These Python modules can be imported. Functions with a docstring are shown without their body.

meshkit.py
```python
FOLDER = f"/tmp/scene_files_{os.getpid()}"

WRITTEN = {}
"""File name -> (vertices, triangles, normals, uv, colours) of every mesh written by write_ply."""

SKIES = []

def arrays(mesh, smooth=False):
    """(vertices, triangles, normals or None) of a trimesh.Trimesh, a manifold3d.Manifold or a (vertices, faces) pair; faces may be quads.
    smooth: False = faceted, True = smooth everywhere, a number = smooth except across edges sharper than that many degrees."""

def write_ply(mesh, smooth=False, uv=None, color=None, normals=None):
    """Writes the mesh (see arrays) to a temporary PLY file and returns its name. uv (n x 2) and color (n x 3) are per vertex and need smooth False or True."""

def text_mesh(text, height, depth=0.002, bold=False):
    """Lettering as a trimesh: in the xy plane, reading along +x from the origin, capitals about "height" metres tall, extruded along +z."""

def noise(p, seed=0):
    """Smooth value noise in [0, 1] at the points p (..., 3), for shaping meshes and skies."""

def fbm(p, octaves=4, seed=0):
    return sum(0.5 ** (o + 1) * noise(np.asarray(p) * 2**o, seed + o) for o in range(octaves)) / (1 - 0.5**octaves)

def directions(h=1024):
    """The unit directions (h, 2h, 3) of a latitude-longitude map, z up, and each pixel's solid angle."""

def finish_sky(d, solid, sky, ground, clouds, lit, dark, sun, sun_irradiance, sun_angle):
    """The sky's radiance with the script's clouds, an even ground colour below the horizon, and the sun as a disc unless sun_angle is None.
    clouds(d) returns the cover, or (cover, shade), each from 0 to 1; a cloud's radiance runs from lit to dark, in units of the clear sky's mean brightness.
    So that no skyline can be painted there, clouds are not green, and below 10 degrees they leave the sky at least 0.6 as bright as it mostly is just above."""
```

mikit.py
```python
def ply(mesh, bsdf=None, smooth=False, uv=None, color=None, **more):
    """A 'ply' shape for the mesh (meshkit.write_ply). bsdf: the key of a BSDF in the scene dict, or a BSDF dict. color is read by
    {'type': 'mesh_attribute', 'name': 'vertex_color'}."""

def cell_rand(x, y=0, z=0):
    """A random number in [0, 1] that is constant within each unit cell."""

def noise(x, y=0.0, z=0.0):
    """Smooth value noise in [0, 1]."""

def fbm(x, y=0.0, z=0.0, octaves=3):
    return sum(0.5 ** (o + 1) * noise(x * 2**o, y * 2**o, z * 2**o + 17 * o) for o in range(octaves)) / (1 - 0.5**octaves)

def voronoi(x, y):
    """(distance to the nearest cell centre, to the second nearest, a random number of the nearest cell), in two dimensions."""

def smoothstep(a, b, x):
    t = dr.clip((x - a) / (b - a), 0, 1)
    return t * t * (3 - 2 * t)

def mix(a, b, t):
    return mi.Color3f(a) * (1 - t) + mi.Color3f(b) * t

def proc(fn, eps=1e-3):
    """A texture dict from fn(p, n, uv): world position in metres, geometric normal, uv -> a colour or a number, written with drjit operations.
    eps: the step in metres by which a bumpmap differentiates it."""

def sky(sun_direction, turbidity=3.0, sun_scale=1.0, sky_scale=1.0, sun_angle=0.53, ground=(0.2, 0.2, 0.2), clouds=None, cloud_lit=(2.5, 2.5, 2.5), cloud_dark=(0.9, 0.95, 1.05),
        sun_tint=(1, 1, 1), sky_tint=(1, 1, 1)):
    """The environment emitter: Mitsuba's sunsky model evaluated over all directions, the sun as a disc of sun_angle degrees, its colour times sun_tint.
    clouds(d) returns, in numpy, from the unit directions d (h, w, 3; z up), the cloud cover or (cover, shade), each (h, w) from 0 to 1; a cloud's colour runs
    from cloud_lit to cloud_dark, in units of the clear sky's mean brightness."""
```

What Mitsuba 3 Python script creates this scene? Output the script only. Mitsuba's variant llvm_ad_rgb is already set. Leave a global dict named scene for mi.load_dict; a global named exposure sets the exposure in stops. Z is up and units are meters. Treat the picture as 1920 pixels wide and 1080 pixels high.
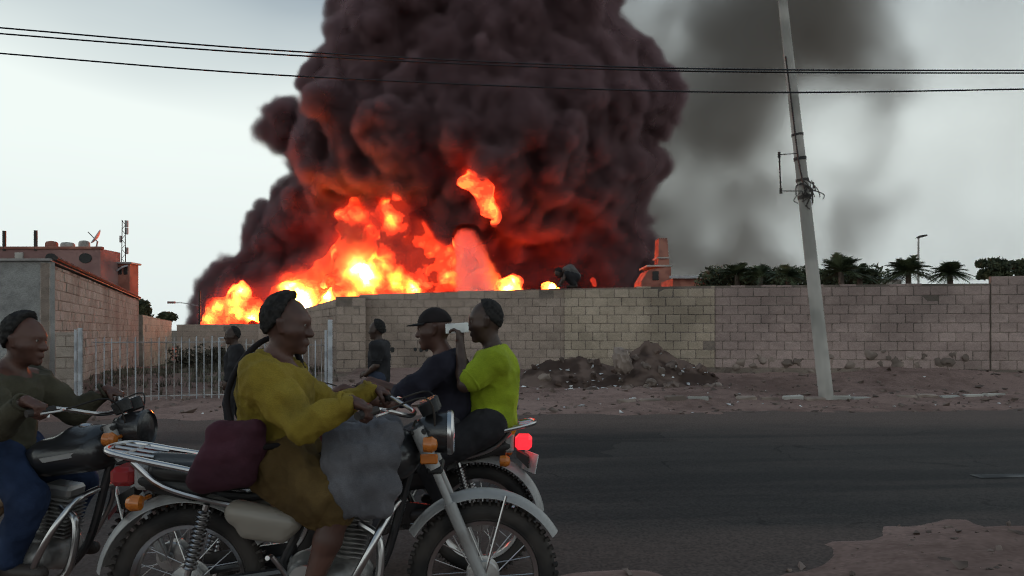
import math, random
import numpy as np, trimesh, manifold3d
import mitsuba as mi, drjit as dr
import mikit, meshkit
from scipy import ndimage
from scipy.spatial import cKDTree

T = mi.ScalarTransform4f
rng = np.random.default_rng(11)
random.seed(11)
scene, labels = {}, {}

# ---------------------------------------------------------------- camera, sky, exposure
FOC, CX, HY, CAMZ = 1390.0, 960.0, 620.0, 1.45      # focal length and horizon of the photograph in its own pixels


def at(px, py, Y):
    """The point at distance Y that the photograph shows at pixel (px, py)."""
    return np.array([(px - CX) / FOC * Y, Y, CAMZ + (HY - py) / FOC * Y])


scene['camera'] = {'type': 'perspective', 'fov': 2 * math.degrees(math.atan(960 / FOC)), 'fov_axis': 'x', 'near_clip': 0.05, 'far_clip': 8000.0,
                   'to_world': T().look_at([0, 0, CAMZ], [0, 10, CAMZ], [0, 0, 1]), 'principal_point_offset_y': -80 / 1080.0}
exposure = 1.3


def overcast(d):
    """An overcast dusk: pale low band in the west (left), grey-blue cloud deck that thickens overhead."""
    el = np.degrees(np.arcsin(np.clip(d[..., 2], -1, 1)))
    az = np.degrees(np.arctan2(d[..., 0], d[..., 1]))
    q = np.stack([d[..., 0] * 3.0, d[..., 1] * 3.0, d[..., 2] * 11.0], -1)
    n = meshkit.fbm(q + 7.3, 5, 3)
    n2 = meshkit.fbm(q * 0.45 + 2.1, 3, 9)
    west = np.clip((20 - az) / 25.0, 0.45, 1)
    up = np.clip((el - 14.5 + 0.15 * np.clip(az + 18, -40, 0) + (n2 - 0.5) * 7) / 8.0, 0, 1) * 0.74 * west + np.clip((el - 24) / 40.0, 0, 1) * (1.02 - 0.74 * west) * 0.8
    low = np.clip((12 - el) / 12.0, 0, 1) * 0.17
    shade = 0.01 + up + low + 0.06 * np.clip(az / 25.0, 0, 1) + (n - 0.5) * 0.34 * np.clip(0.2 + (el - 12) / 18.0, 0.15, 1.0)
    return np.ones(d.shape[:2]), np.clip(shade, 0, 1)


scene['sky'] = mikit.sky([-0.85, 0.45, 0.16], turbidity=4, sun_scale=0.004, sun_angle=25, sky_scale=6.6, ground=(0.12, 0.11, 0.10), clouds=overcast,
                         cloud_lit=(1.03, 1.12, 1.08), cloud_dark=(0.175, 0.26, 0.36), sun_tint=(1, 0.9, 0.8))


# ---------------------------------------------------------------- helpers
def tag(key, label, category, group=None, kind=None):
    d = {}
    if label: d['label'] = label
    if category: d['category'] = category
    if group: d['group'] = group
    if kind: d['kind'] = kind
    labels[key] = d
    return key


_used = {}


def numbered(key):
    n = _used.get(key, -1) + 1
    _used[key] = n
    return key if n == 0 else f'{key}_{n:03d}'


def put(key, mesh, mat, smooth=False, **more):
    """ONE entry of the scene under the next free number of its key."""
    key = numbered(key)
    if isinstance(mesh, list):
        mesh = join(mesh)
    scene[key] = mikit.ply(mesh, mat, smooth, **more)
    return key


def put_copy(key, shape, to_world, mat=None):
    key = numbered(key)
    scene[key] = {**shape, 'to_world': T(to_world)}
    if mat:
        scene[key]['bsdf'] = {'type': 'ref', 'id': mat}
    return key


def join(meshes):
    return trimesh.util.concatenate([m for m in meshes if m is not None])


def frame(origin, x, y, z=None):
    x, y = np.asarray(x, float), np.asarray(y, float)
    z = np.cross(x, y) if z is None else np.asarray(z, float)
    m = np.eye(4)
    m[:3, 0], m[:3, 1], m[:3, 2], m[:3, 3] = x, y, z, origin
    return m


def unit(v):
    v = np.asarray(v, float)
    return v / (np.linalg.norm(v) + 1e-12)


def box(sx, sy, sz, c=(0, 0, 0), ch=0.0):
    """A box with chamfered edges (44 triangles) centred at c."""
    if ch <= 0:
        m = trimesh.creation.box((sx, sy, sz))
    else:
        a, b, g = sx / 2, sy / 2, sz / 2
        p = []
        for s in np.ndindex(2, 2, 2):
            s = np.array(s) * 2 - 1
            p += [s * [a - ch, b - ch, g], s * [a - ch, b, g - ch], s * [a, b - ch, g - ch]]
        m = trimesh.convex.convex_hull(np.array(p))
    m.apply_translation(c)
    return m


def hull(pts):
    return trimesh.convex.convex_hull(np.asarray(pts, float))


def tube(points, r, sides=8, caps=True):
    """A tube along a polyline; r a number or one radius for each point."""
    p = np.asarray(points, float)
    n = len(p)
    r = np.broadcast_to(np.asarray(r, float), (n,))
    t = np.gradient(p, axis=0)
    t /= np.linalg.norm(t, axis=1, keepdims=True) + 1e-12
    u = np.cross(t[0], [0, 0, 1.0] if abs(t[0][2]) < 0.9 else [1.0, 0, 0])
    us = []
    for k in range(n):
        u = u - t[k] * (u @ t[k])
        u = unit(u)
        us.append(u)
    us = np.array(us)
    w = np.cross(t, us)
    a = np.arange(sides) * 2 * np.pi / sides
    v = p[:, None] + r[:, None, None] * (np.cos(a)[None, :, None] * us[:, None] + np.sin(a)[None, :, None] * w[:, None])
    i, j = np.meshgrid(np.arange(n - 1), np.arange(sides), indexing='ij')
    q = np.stack([i * sides + j, i * sides + (j + 1) % sides, (i + 1) * sides + (j + 1) % sides, (i + 1) * sides + j], -1).reshape(-1, 4)
    f = np.vstack([q[:, [0, 1, 2]], q[:, [0, 2, 3]]])
    v = v.reshape(-1, 3)
    if caps:
        v = np.vstack([v, p[0], p[-1]])
        j = np.arange(sides)
        f = np.vstack([f, np.stack([(j + 1) % sides, j, j * 0 + n * sides], 1), np.stack([(n - 1) * sides + j, (n - 1) * sides + (j + 1) % sides, j * 0 + n * sides + 1], 1)])
    return trimesh.Trimesh(v, f, process=False)


def curve(pts, n=24):
    """Catmull-Rom curve through the points."""
    p = np.asarray(pts, float)
    p = np.vstack([2 * p[0] - p[1], p, 2 * p[-1] - p[-2]])
    out = []
    m = len(p) - 3
    for k in np.linspace(0, m - 1e-9, n):
        i, t = int(k), k - int(k)
        a, b, c, d = p[i:i + 4]
        out.append(0.5 * ((2 * b) + (-a + c) * t + (2 * a - 5 * b + 4 * c - d) * t * t + (-a + 3 * b - 3 * c + d) * t ** 3))
    return np.array(out)


def lathe(profile, sides=24, axis='y'):
    """Revolves (r, h) pairs about an axis."""
    pr = np.asarray(profile, float)
    a = np.arange(sides) * 2 * np.pi / sides
    n = len(pr)
    v = np.stack([pr[:, 0:1] * np.cos(a), pr[:, 1:2] + 0 * a, pr[:, 0:1] * np.sin(a)], -1).reshape(-1, 3)
    i, j = np.meshgrid(np.arange(n - 1), np.arange(sides), indexing='ij')
    q = np.stack([i * sides + j, i * sides + (j + 1) % sides, (i + 1) * sides + (j + 1) % sides, (i + 1) * sides + j], -1).reshape(-1, 4)
    f = np.vstack([q[:, [0, 1, 2]], q[:, [0, 2, 3]]])
    if axis == 'z':
        v = v[:, [0, 2, 1]]
        f = f[:, ::-1]
    if axis == 'x':
        v = v[:, [1, 0, 2]]
        f = f[:, ::-1]
    return trimesh.Trimesh(v, f, process=False)


def moved(m, t=None, R=None):
    m = m.copy()
    if R is not None:
        M = np.eye(4)
        M[:3, :3] = R
        m.apply_transform(M)
    if t is not None:
        m.apply_translation(t)
    return m


def rot(axis, deg):
    return trimesh.transformations.rotation_matrix(math.radians(deg), axis)[:3, :3]


EDGES = [(a, b) for a in np.ndindex(2, 2, 2) for b in np.ndindex(2, 2, 2) if sum(b) - sum(a) == 1 and all(y >= x for x, y in zip(a, b))]


def surface_nets(f, origin, h):
    """The surface f = 0 (f > 0 inside) of a grid of spacing h, as a trimesh."""
    f = np.pad(f, 1, constant_values=-1e-3 - abs(f).max() * 1e-3)
    f = np.where(np.abs(f) < 1e-7, 1e-7, f)
    origin = np.asarray(origin, float) - h
    s = f > 0
    nx, ny, nz = f.shape
    cnt = np.zeros((nx - 1, ny - 1, nz - 1), np.int8)
    for i, j, k in np.ndindex(2, 2, 2):
        cnt += s[i:nx - 1 + i, j:ny - 1 + j, k:nz - 1 + k]
    act = (cnt > 0) & (cnt < 8)
    I = np.argwhere(act)
    idx = np.full(act.shape, -1, np.int64)
    idx[act] = np.arange(len(I))
    acc, wt = np.zeros((len(I), 3)), np.zeros(len(I))
    for a, b in EDGES:
        a, b = np.array(a), np.array(b)
        fa, fb = f[tuple((I + a).T)], f[tuple((I + b).T)]
        c = (fa > 0) != (fb > 0)
        t = np.where(c, fa / np.where(c, fa - fb, 1), 0)
        acc += np.where(c[:, None], a + t[:, None] * (b - a), 0)
        wt += c
    v = (I + acc / wt[:, None]) * h + origin
    faces = []
    for ax in range(3):
        sl0, sl1 = [slice(1, -1)] * 3, [slice(1, -1)] * 3
        sl0[ax], sl1[ax] = slice(0, -1), slice(1, None)
        s0, s1 = s[tuple(sl0)], s[tuple(sl1)]
        u, w = [(1, 2), (2, 0), (0, 1)][ax]
        for sign, cond in ((1, s0 & ~s1), (-1, ~s0 & s1)):
            E = np.argwhere(cond)
            if not len(E):
                continue
            off = np.ones(3, int)
            off[ax] = 0
            base = E + off
            def cell(du, dw):
                c = base.copy()
                c[:, u] += du
                c[:, w] += dw
                return idx[tuple(c.T)]
            q = np.stack([cell(-1, -1), cell(0, -1), cell(0, 0), cell(-1, 0)], 1)
            faces.append(q if sign > 0 else q[:, ::-1])
    q = np.vstack(faces)
    return trimesh.Trimesh(v, np.vstack([q[:, [0, 1, 2]], q[:, [0, 2, 3]]]), process=False)


def flat(rgb, rough=0.8, **k):
    return {'type': 'twosided', 'bsdf': {'type': 'principled', 'base_color': {'type': 'rgb', 'value': list(rgb)}, 'roughness': rough, **k}}


def noisy(a, b, f=3.0, rough=0.85, lo=0.35, hi=0.65, spec=0.3, **k):
    """A principled material whose colour wanders between a and b at f cycles for each metre."""
    def fn(p, n, uv):
        return mikit.mix(a, b, mikit.smoothstep(lo, hi, mikit.fbm(p.x * f, p.y * f, p.z * f, 3)))
    return {'type': 'twosided', 'bsdf': {'type': 'principled', 'base_color': mikit.proc(fn), 'roughness': rough, 'specular': spec, **k}}


class Field:
    """A grid that shapes are smoothly added to; positive inside."""

    def __init__(self, lo, hi, h):
        self.h, self.lo = h, np.asarray(lo, float)
        self.n = np.ceil((np.asarray(hi, float) - self.lo) / h).astype(int) + 1
        self.f = np.full(self.n, -1.0, np.float32)

    def window(self, lo, hi):
        a = np.clip(np.floor((np.asarray(lo) - self.lo) / self.h).astype(int), 0, self.n - 1)
        b = np.clip(np.ceil((np.asarray(hi) - self.lo) / self.h).astype(int) + 1, 1, self.n)
        if (b <= a).any():
            return None, None
        ax = [self.lo[i] + self.h * np.arange(a[i], b[i], dtype=np.float32) for i in range(3)]
        return tuple(slice(x, y) for x, y in zip(a, b)), [ax[0][:, None, None], ax[1][None, :, None], ax[2][None, None, :]]

    def add(self, sl, g, k):
        o = self.f[sl]
        if k <= 0:
            self.f[sl] = np.maximum(o, g)
        else:
            hh = np.maximum(k - np.abs(o - g), 0) / k
            self.f[sl] = np.maximum(o, g) + hh * hh * k * 0.25

    def ball(self, c, r, k=0.0, scale=(1, 1, 1), R=None):
        m = max(r) if np.ndim(r) else r
        pad = m * max(scale) + k + 2 * self.h
        sl, (x, y, z) = self.window(np.asarray(c) - pad, np.asarray(c) + pad)
        if sl is None:
            return
        x, y, z = x - c[0], y - c[1], z - c[2]
        if R is not None:
            x, y, z = (R[0, i] * x + R[1, i] * y + R[2, i] * z for i in range(3))
        d = np.sqrt((x / scale[0]) ** 2 + (y / scale[1]) ** 2 + (z / scale[2]) ** 2)
        self.add(sl, (m - d) * min(scale), k)

    def bone(self, a, b, ra, rb, k=0.03):
        a, b = np.asarray(a, float), np.asarray(b, float)
        m = max(ra, rb) + k + 2 * self.h
        sl, g = self.window(np.minimum(a, b) - m, np.maximum(a, b) + m)
        if sl is None:
            return
        x, y, z = g
        d = b - a
        L2 = max(d @ d, 1e-12)
        t = np.clip(((x - a[0]) * d[0] + (y - a[1]) * d[1] + (z - a[2]) * d[2]) / L2, 0, 1)
        dist = np.sqrt((x - a[0] - t * d[0]) ** 2 + (y - a[1] - t * d[1]) ** 2 + (z - a[2] - t * d[2]) ** 2)
        self.add(sl, ra + (rb - ra) * t - dist, k)

    def points(self):
        ax = [self.lo[i] + self.h * np.arange(self.n[i]) for i in range(3)]
        return np.stack(np.meshgrid(*ax, indexing='ij'), -1)

    def mesh(self):
        return surface_nets(self.f, self.lo, self.h)
# ---------------------------------------------------------------- materials
def dirt_fn(p, n, uv):
    a = mikit.fbm(p.x * 0.55, p.y * 0.55, 3.0, 4)
    b = mikit.fbm(p.x * 6.0, p.y * 6.0, p.z * 6.0, 3)
    g = mikit.noise(p.x * 45, p.y * 45, p.z * 45)
    c = mikit.mix((0.125, 0.081, 0.069), (0.222, 0.150, 0.130), mikit.smoothstep(0.3, 0.7, a * 0.6 + b * 0.4))
    c = mikit.mix(c, mi.Color3f(0.085, 0.055, 0.045), 0.55 * mikit.smoothstep(0.62, 0.8, b))
    weeds = mikit.smoothstep(14.0, 17.0, p.y) * mikit.smoothstep(-3.2, -5.5, p.x) * mikit.smoothstep(0.35, 0.6, a)
    c = mikit.mix(c, mi.Color3f(0.055, 0.062, 0.035), 0.8 * weeds)
    return c * (0.82 + 0.36 * g)


def asphalt_fn(p, n, uv):
    far = 12.1 + 0.11 * p.x - p.y
    near = p.y - 4.7
    a = mikit.fbm(p.x * 0.5, p.y * 1.8, 1.0, 4)
    streak = mikit.fbm(p.x * 0.12, (p.y - 0.11 * p.x) * 2.2, 5.0, 3)
    g = mikit.noise(p.x * 70, p.y * 70, 1.0)
    c = mikit.mix((0.026, 0.0238, 0.023), (0.042, 0.0368, 0.034), mikit.smoothstep(0.3, 0.7, 0.5 * a + 0.5 * streak))
    d1, d2, cr = mikit.voronoi(p.x * 0.55 + 0.35 * a, p.y * 0.8 + 0.3 * mikit.noise(p.x * 3, p.y * 3, 2))
    c = c * (1 - 0.45 * mikit.smoothstep(0.022, 0.004, d2 - d1) * mikit.smoothstep(0.35, 0.6, a))
    c = mikit.mix(c, mi.Color3f(0.016, 0.015, 0.015), 0.55 * mikit.smoothstep(0.80, 0.84, cr))
    c = mikit.mix(c, mi.Color3f(0.060, 0.048, 0.043), 0.45 * mikit.smoothstep(0.56, 0.72, mikit.fbm(p.x * 0.25, (p.y - 0.11 * p.x) * 3.0, 8.0, 3)))
    dust = dr.maximum(mikit.smoothstep(3.6, 0.2, far + (a - 0.5) * 3.0) * 0.85, mikit.smoothstep(1.2, 0.0, near + (a - 0.5) * 2.0) * 0.6)
    c = mikit.mix(c, mi.Color3f(0.105, 0.076, 0.065), dust)
    return c * (0.7 + 0.6 * g)


def wall_fn(base, dark, stain):
    def fn(p, n, uv):
        a = mikit.fbm(p.x * 0.9, p.y * 0.9, p.z * 1.6, 3)
        b = mikit.fbm(p.x * 9, p.y * 9, p.z * 9, 3)
        g = mikit.noise(p.x * 60, p.y * 60, p.z * 60)
        c = mikit.mix(dark, base, mikit.smoothstep(0.28, 0.68, 0.6 * a + 0.4 * b))
        c = mikit.mix(c, mi.Color3f(stain), 0.75 * mikit.smoothstep(0.54, 0.74, mikit.fbm(p.x * 0.8, p.y * 0.8 + 9, p.z * 0.4, 3)))
        return c * (0.80 + 0.40 * g)
    return fn


def rough_bsdf(fn, rough=0.9, spec=0.2):
    return {'type': 'twosided', 'bsdf': {'type': 'principled', 'base_color': mikit.proc(fn), 'roughness': rough, 'specular': spec}}


scene['dirt'] = rough_bsdf(dirt_fn, 0.95, 0.1)
scene['asphalt'] = rough_bsdf(asphalt_fn, 0.8, 0.2)
BLOCKS = {  # colour families of the concrete blocks, three tones each
    'grey_brown': [(0.385, 0.300, 0.248), (0.36, 0.28, 0.23), (0.415, 0.325, 0.27)],
    'pale': [(0.46, 0.370, 0.285), (0.43, 0.345, 0.265), (0.50, 0.405, 0.315)],
    'mauve': [(0.40, 0.300, 0.272), (0.375, 0.280, 0.254), (0.43, 0.325, 0.295)],
    'cool': [(0.36, 0.30, 0.255), (0.325, 0.27, 0.23), (0.40, 0.335, 0.29)],
}
for fam, tones in BLOCKS.items():
    for i, c in enumerate(tones):
        c = np.array(c, float)
        scene[f'block_{fam}_{i}'] = rough_bsdf(wall_fn(*[tuple(float(x) for x in c * q) for q in (1.0, 0.72, 0.55)]))
scene['mortar'] = rough_bsdf(wall_fn((0.25, 0.20, 0.17), (0.15, 0.12, 0.10), (0.09, 0.075, 0.065)))
scene['plaster'] = rough_bsdf(wall_fn((0.29, 0.285, 0.275), (0.19, 0.185, 0.18), (0.10, 0.10, 0.10)))
scene['stone'] = noisy((0.15, 0.115, 0.097), (0.29, 0.228, 0.195), 2.5)
scene['pebble'] = noisy((0.085, 0.062, 0.052), (0.19, 0.142, 0.122), 5.0)
scene['concrete'] = noisy((0.30, 0.285, 0.26), (0.45, 0.42, 0.385), 1.7, 0.9)
scene['soil'] = noisy((0.060, 0.040, 0.033), (0.150, 0.103, 0.085), 3.0, 0.95, spec=0.1)
scene['white_paint'] = noisy((0.30, 0.315, 0.34), (0.47, 0.485, 0.51), 5.0, 0.5)
scene['rusty_bars'] = noisy((0.22, 0.195, 0.185), (0.40, 0.38, 0.37), 7.0, 0.55)
scene['dark_iron'] = noisy((0.02, 0.02, 0.02), (0.06, 0.05, 0.045), 6.0, 0.6)
scene['red_plaster'] = noisy((0.22, 0.125, 0.118), (0.31, 0.18, 0.165), 0.8, 0.9)
scene['red_brick_wall'] = noisy((0.25, 0.105, 0.08), (0.36, 0.16, 0.12), 1.2, 0.9)
scene['orange_plaster'] = noisy((0.36, 0.24, 0.17), (0.46, 0.31, 0.22), 0.9, 0.9)
scene['tin'] = noisy((0.22, 0.20, 0.19), (0.36, 0.34, 0.33), 2.0, 0.6)
scene['void'] = flat((0.015, 0.014, 0.014), 0.6)
scene['leaf_dark'] = noisy((0.030, 0.040, 0.022), (0.088, 0.100, 0.052), 3.0, 0.7)
scene['palm_leaf'] = noisy((0.035, 0.050, 0.026), (0.095, 0.115, 0.058), 2.0, 0.6)
scene['weed'] = noisy((0.055, 0.048, 0.036), (0.12, 0.105, 0.075), 3.0, 0.8)
scene['bark'] = noisy((0.07, 0.055, 0.045), (0.14, 0.11, 0.09), 4.0, 0.95)
scene['litter_white'] = noisy((0.45, 0.45, 0.46), (0.72, 0.72, 0.72), 9.0, 0.6)
scene['road_paint'] = noisy((0.055, 0.055, 0.055), (0.16, 0.158, 0.155), 3.0, 1.0, spec=0.05)
scene['cable'] = flat((0.02, 0.02, 0.022), 0.5)


# ---------------------------------------------------------------- ground and road
def road_far(x):
    return 12.1 + 0.11 * np.clip(x, -40, 40)


def road_near(x):
    return 4.55 + 1.15 * smooth_step(1.5, 3.0, x) + 0.02 * x


def smooth_step(a, b, x):
    t = np.clip((np.asarray(x, float) - a) / (b - a), 0, 1)
    return t * t * (3 - 2 * t)


WA, WB = np.array([-4.0, 20.3]), np.array([12.5, 17.3])
WU = (WB - WA) / np.linalg.norm(WB - WA)
WN = np.array([WU[1], -WU[0]])          # towards the road


def ground_z(x, y):
    x, y = np.asarray(x, float), np.asarray(y, float)
    p = np.stack([x, y, 0 * x], -1)
    bumps = (meshkit.fbm(p * 0.9, 4, 2) - 0.5) * 0.14 + (meshkit.fbm(p * 3.1, 3, 5) - 0.5) * 0.06
    yf, yn = road_far(x), road_near(x)
    verge = smooth_step(0, 1, (y - yf) / (20.0 - yf)) * 0.33 + 0.03
    wall_d = (x - WA[0]) * WN[0] + (y - WA[1]) * WN[1]            # distance in front of the long wall
    bank = np.exp(-((wall_d - 0.5) / 0.9) ** 2) * (0.10 + 0.20 * smooth_step(6.5, 9.5, x) * (0.6 + 0.8 * meshkit.fbm(p * 0.7 + 3, 2, 8)))
    bank = np.where(x > -4.2, bank, 0)
    left = smooth_step(-3.0, -6.0, x) * smooth_step(14.5, 46, y) * 0.75
    z = verge + bank - left + bumps * (0.35 + 0.65 * smooth_step(0, 1.5, y - yf))
    ridge = np.exp(-((y - yf - 1.9) / 0.35) ** 2) * 0.07 * smooth_step(1.5, 3, x)
    z = z + ridge
    in_road = smooth_step(0.75, -0.35, np.maximum(y - yf, yn - y) + (meshkit.fbm(p * 1.6 + 20, 4, 14) - 0.5) * 1.1)
    near = 0.05 + 0.10 * smooth_step(0.3, 1.6, yn - y) * smooth_step(1.0, 2.5, x) + bumps * 0.8
    z = np.where(y < (yf + yn) / 2, near, z)
    z = z * (1 - in_road) - 0.05 * in_road
    far = smooth_step(30, 70, np.hypot(x, y))
    return z * (1 - far) - 0.35 * far


def stretched(lo, a, b, step, hi):
    s = [np.arange(a, b, step)]
    g, d, x = [], step, b
    while x < hi:
        g.append(x)
        d *= 1.22
        x += d
    s.append(np.array(g + [hi]))
    g, d, x = [], step, a
    while x > lo:
        d *= 1.22
        x -= d
        g.append(max(x, lo))
    return np.concatenate([np.array(g[::-1]), *s])


gx, gy = stretched(-3000, -17, 17, 0.14, 3000), stretched(-400, 3.2, 21.5, 0.11, 5000)
X, Y = np.meshgrid(gx, gy, indexing='ij')
gv = np.stack([X, Y, ground_z(X, Y)], -1).reshape(-1, 3)
i, j = np.meshgrid(np.arange(len(gx) - 1), np.arange(len(gy) - 1), indexing='ij')
nj = len(gy)
gf = np.stack([i * nj + j, (i + 1) * nj + j, (i + 1) * nj + j + 1, i * nj + j + 1], -1).reshape(-1, 4)
scene['ground'] = mikit.ply((gv, gf), 'dirt', True)
tag('ground', 'brown dirt verge and open ground on both sides of the road', None, kind='structure')

rx = np.concatenate([np.linspace(-90, -16, 30), np.arange(-15.8, 16, 0.2), np.linspace(16.2, 90, 30)])
rj = np.linspace(0, 1, 30)
e1 = meshkit.fbm(np.stack([rx * 1.3, rx * 0, rx * 0], -1), 4, 31) - 0.5
e2 = meshkit.fbm(np.stack([rx * 1.1, rx * 0 + 5, rx * 0], -1), 4, 33) - 0.5
y0, y1 = road_near(rx) + e2 * 0.5 - 0.9, road_far(rx) + e1 * 0.5 + 0.9
RX, RJ = np.meshgrid(rx, rj, indexing='ij')
RY = y0[:, None] * (1 - RJ) + y1[:, None] * RJ
RZ = 0.012 + 0.02 * (1 - (2 * RJ - 1) ** 2) - 0.045 * ((RJ == 0) | (RJ == 1))
i, j = np.meshgrid(np.arange(len(rx) - 1), np.arange(29), indexing='ij')
rf = np.stack([i * 30 + j, (i + 1) * 30 + j, (i + 1) * 30 + j + 1, i * 30 + j + 1], -1).reshape(-1, 4)
scene['road'] = mikit.ply((np.stack([RX, RY, RZ], -1).reshape(-1, 3), rf), 'asphalt', True)
tag('road', 'dusty dark asphalt road', None, kind='structure')
dash = box(1.8, 0.16, 0.005, (0, 0, 0))
scene['road_marking'] = mikit.ply(moved(dash, (5.4, 7.3, 0.0335), rot([0, 0, 1], 6)), 'road_paint')
tag('road_marking', 'worn white dash on the asphalt at the right', None, kind='structure')

# ---------------------------------------------------------------- block walls
BV = []
for v in range(6):
    g = np.random.default_rng(100 + v)
    m = box(1, 1, 1, ch=0.035)
    m.vertices += g.normal(size=m.vertices.shape) * 0.012
    BV.append(mikit.ply(m, 'block_grey_brown_0'))


def course_wall(key, a, b, za, zb, zt_a, zt_b, fam, course=0.222, length=0.37, thick=0.15, limit=10 ** 9, skip_below=None, mortar_end=0.0, face=1, ragged=0.0, seed=0):
    """A wall of single blocks from a to b (plan points), laid in courses from the base up to a top that runs from zt_a to zt_b."""
    g = np.random.default_rng(seed)
    a, b = np.asarray(a, float), np.asarray(b, float)
    L = np.linalg.norm(b - a)
    u = (b - a) / L
    n = np.array([u[1], -u[0]]) * face
    corners = []
    for s, zl, zh in ((0, za, zt_a), (L + mortar_end, zb, zt_b)):
        for w in (-0.012, -thick + 0.02):
            q = a + u * s + n * w
            corners += [[q[0], q[1], zl - 0.4], [q[0], q[1], zh - 0.012]]
    put(key + '__mortar', hull(corners), 'mortar')
    cells = []
    for r in range(40):
        z = min(za, zb) + (r + 0.5) * course
        s = -length * (0.5 if r % 2 else 0.0)
        while s < L:
            s0, s1 = max(s, 0), min(s + length, L)
            s += length
            if s1 - s0 < 0.08:
                continue
            m = (s0 + s1) / 2
            top = zt_a + (zt_b - zt_a) * m / L
            h = min(course, top - (z - course / 2) + (g.uniform(-0.03, 0.012) if top - z < course else 0))
            if h < 0.06:
                continue
            if ragged and top - z < course * 1.4 and g.random() < ragged:
                continue
            if skip_below is not None and z < skip_below(m):
                continue
            cells.append((m, z - course / 2 + h / 2, s1 - s0 - 0.016, h - 0.014))
    near = sorted(cells, key=lambda c: np.hypot(*(a + u * c[0])))
    rest = []
    for k, (m, z, w, h) in enumerate(near):
        q = a + u * m - n * (thick / 2 + g.uniform(-0.004, 0.006))
        M = np.eye(4)
        M[:2, 0], M[:2, 1] = u * w, -n * thick
        M[2, 2] = h
        M[:3, 3] = [q[0], q[1], z]
        if g.random() < 0.2:
            M[:2, 3] += n * g.uniform(-0.01, 0.012)
        tone = f'block_{fam}_{g.choice(3, p=[0.5, 0.27, 0.23])}'
        if k < limit:
            put_copy(key + '__block', BV[g.integers(6)], M, tone)
        else:
            c = box(1, 1, 1)
            c.apply_transform(M)
            rest.append(c)
    if rest:
        put(key + '__far_blocks', rest, f'block_{fam}_0')
        labels[key + '__far_blocks'] = {'kind': 'stuff'}


def wall_at(s):
    return WA + WU * s


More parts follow.
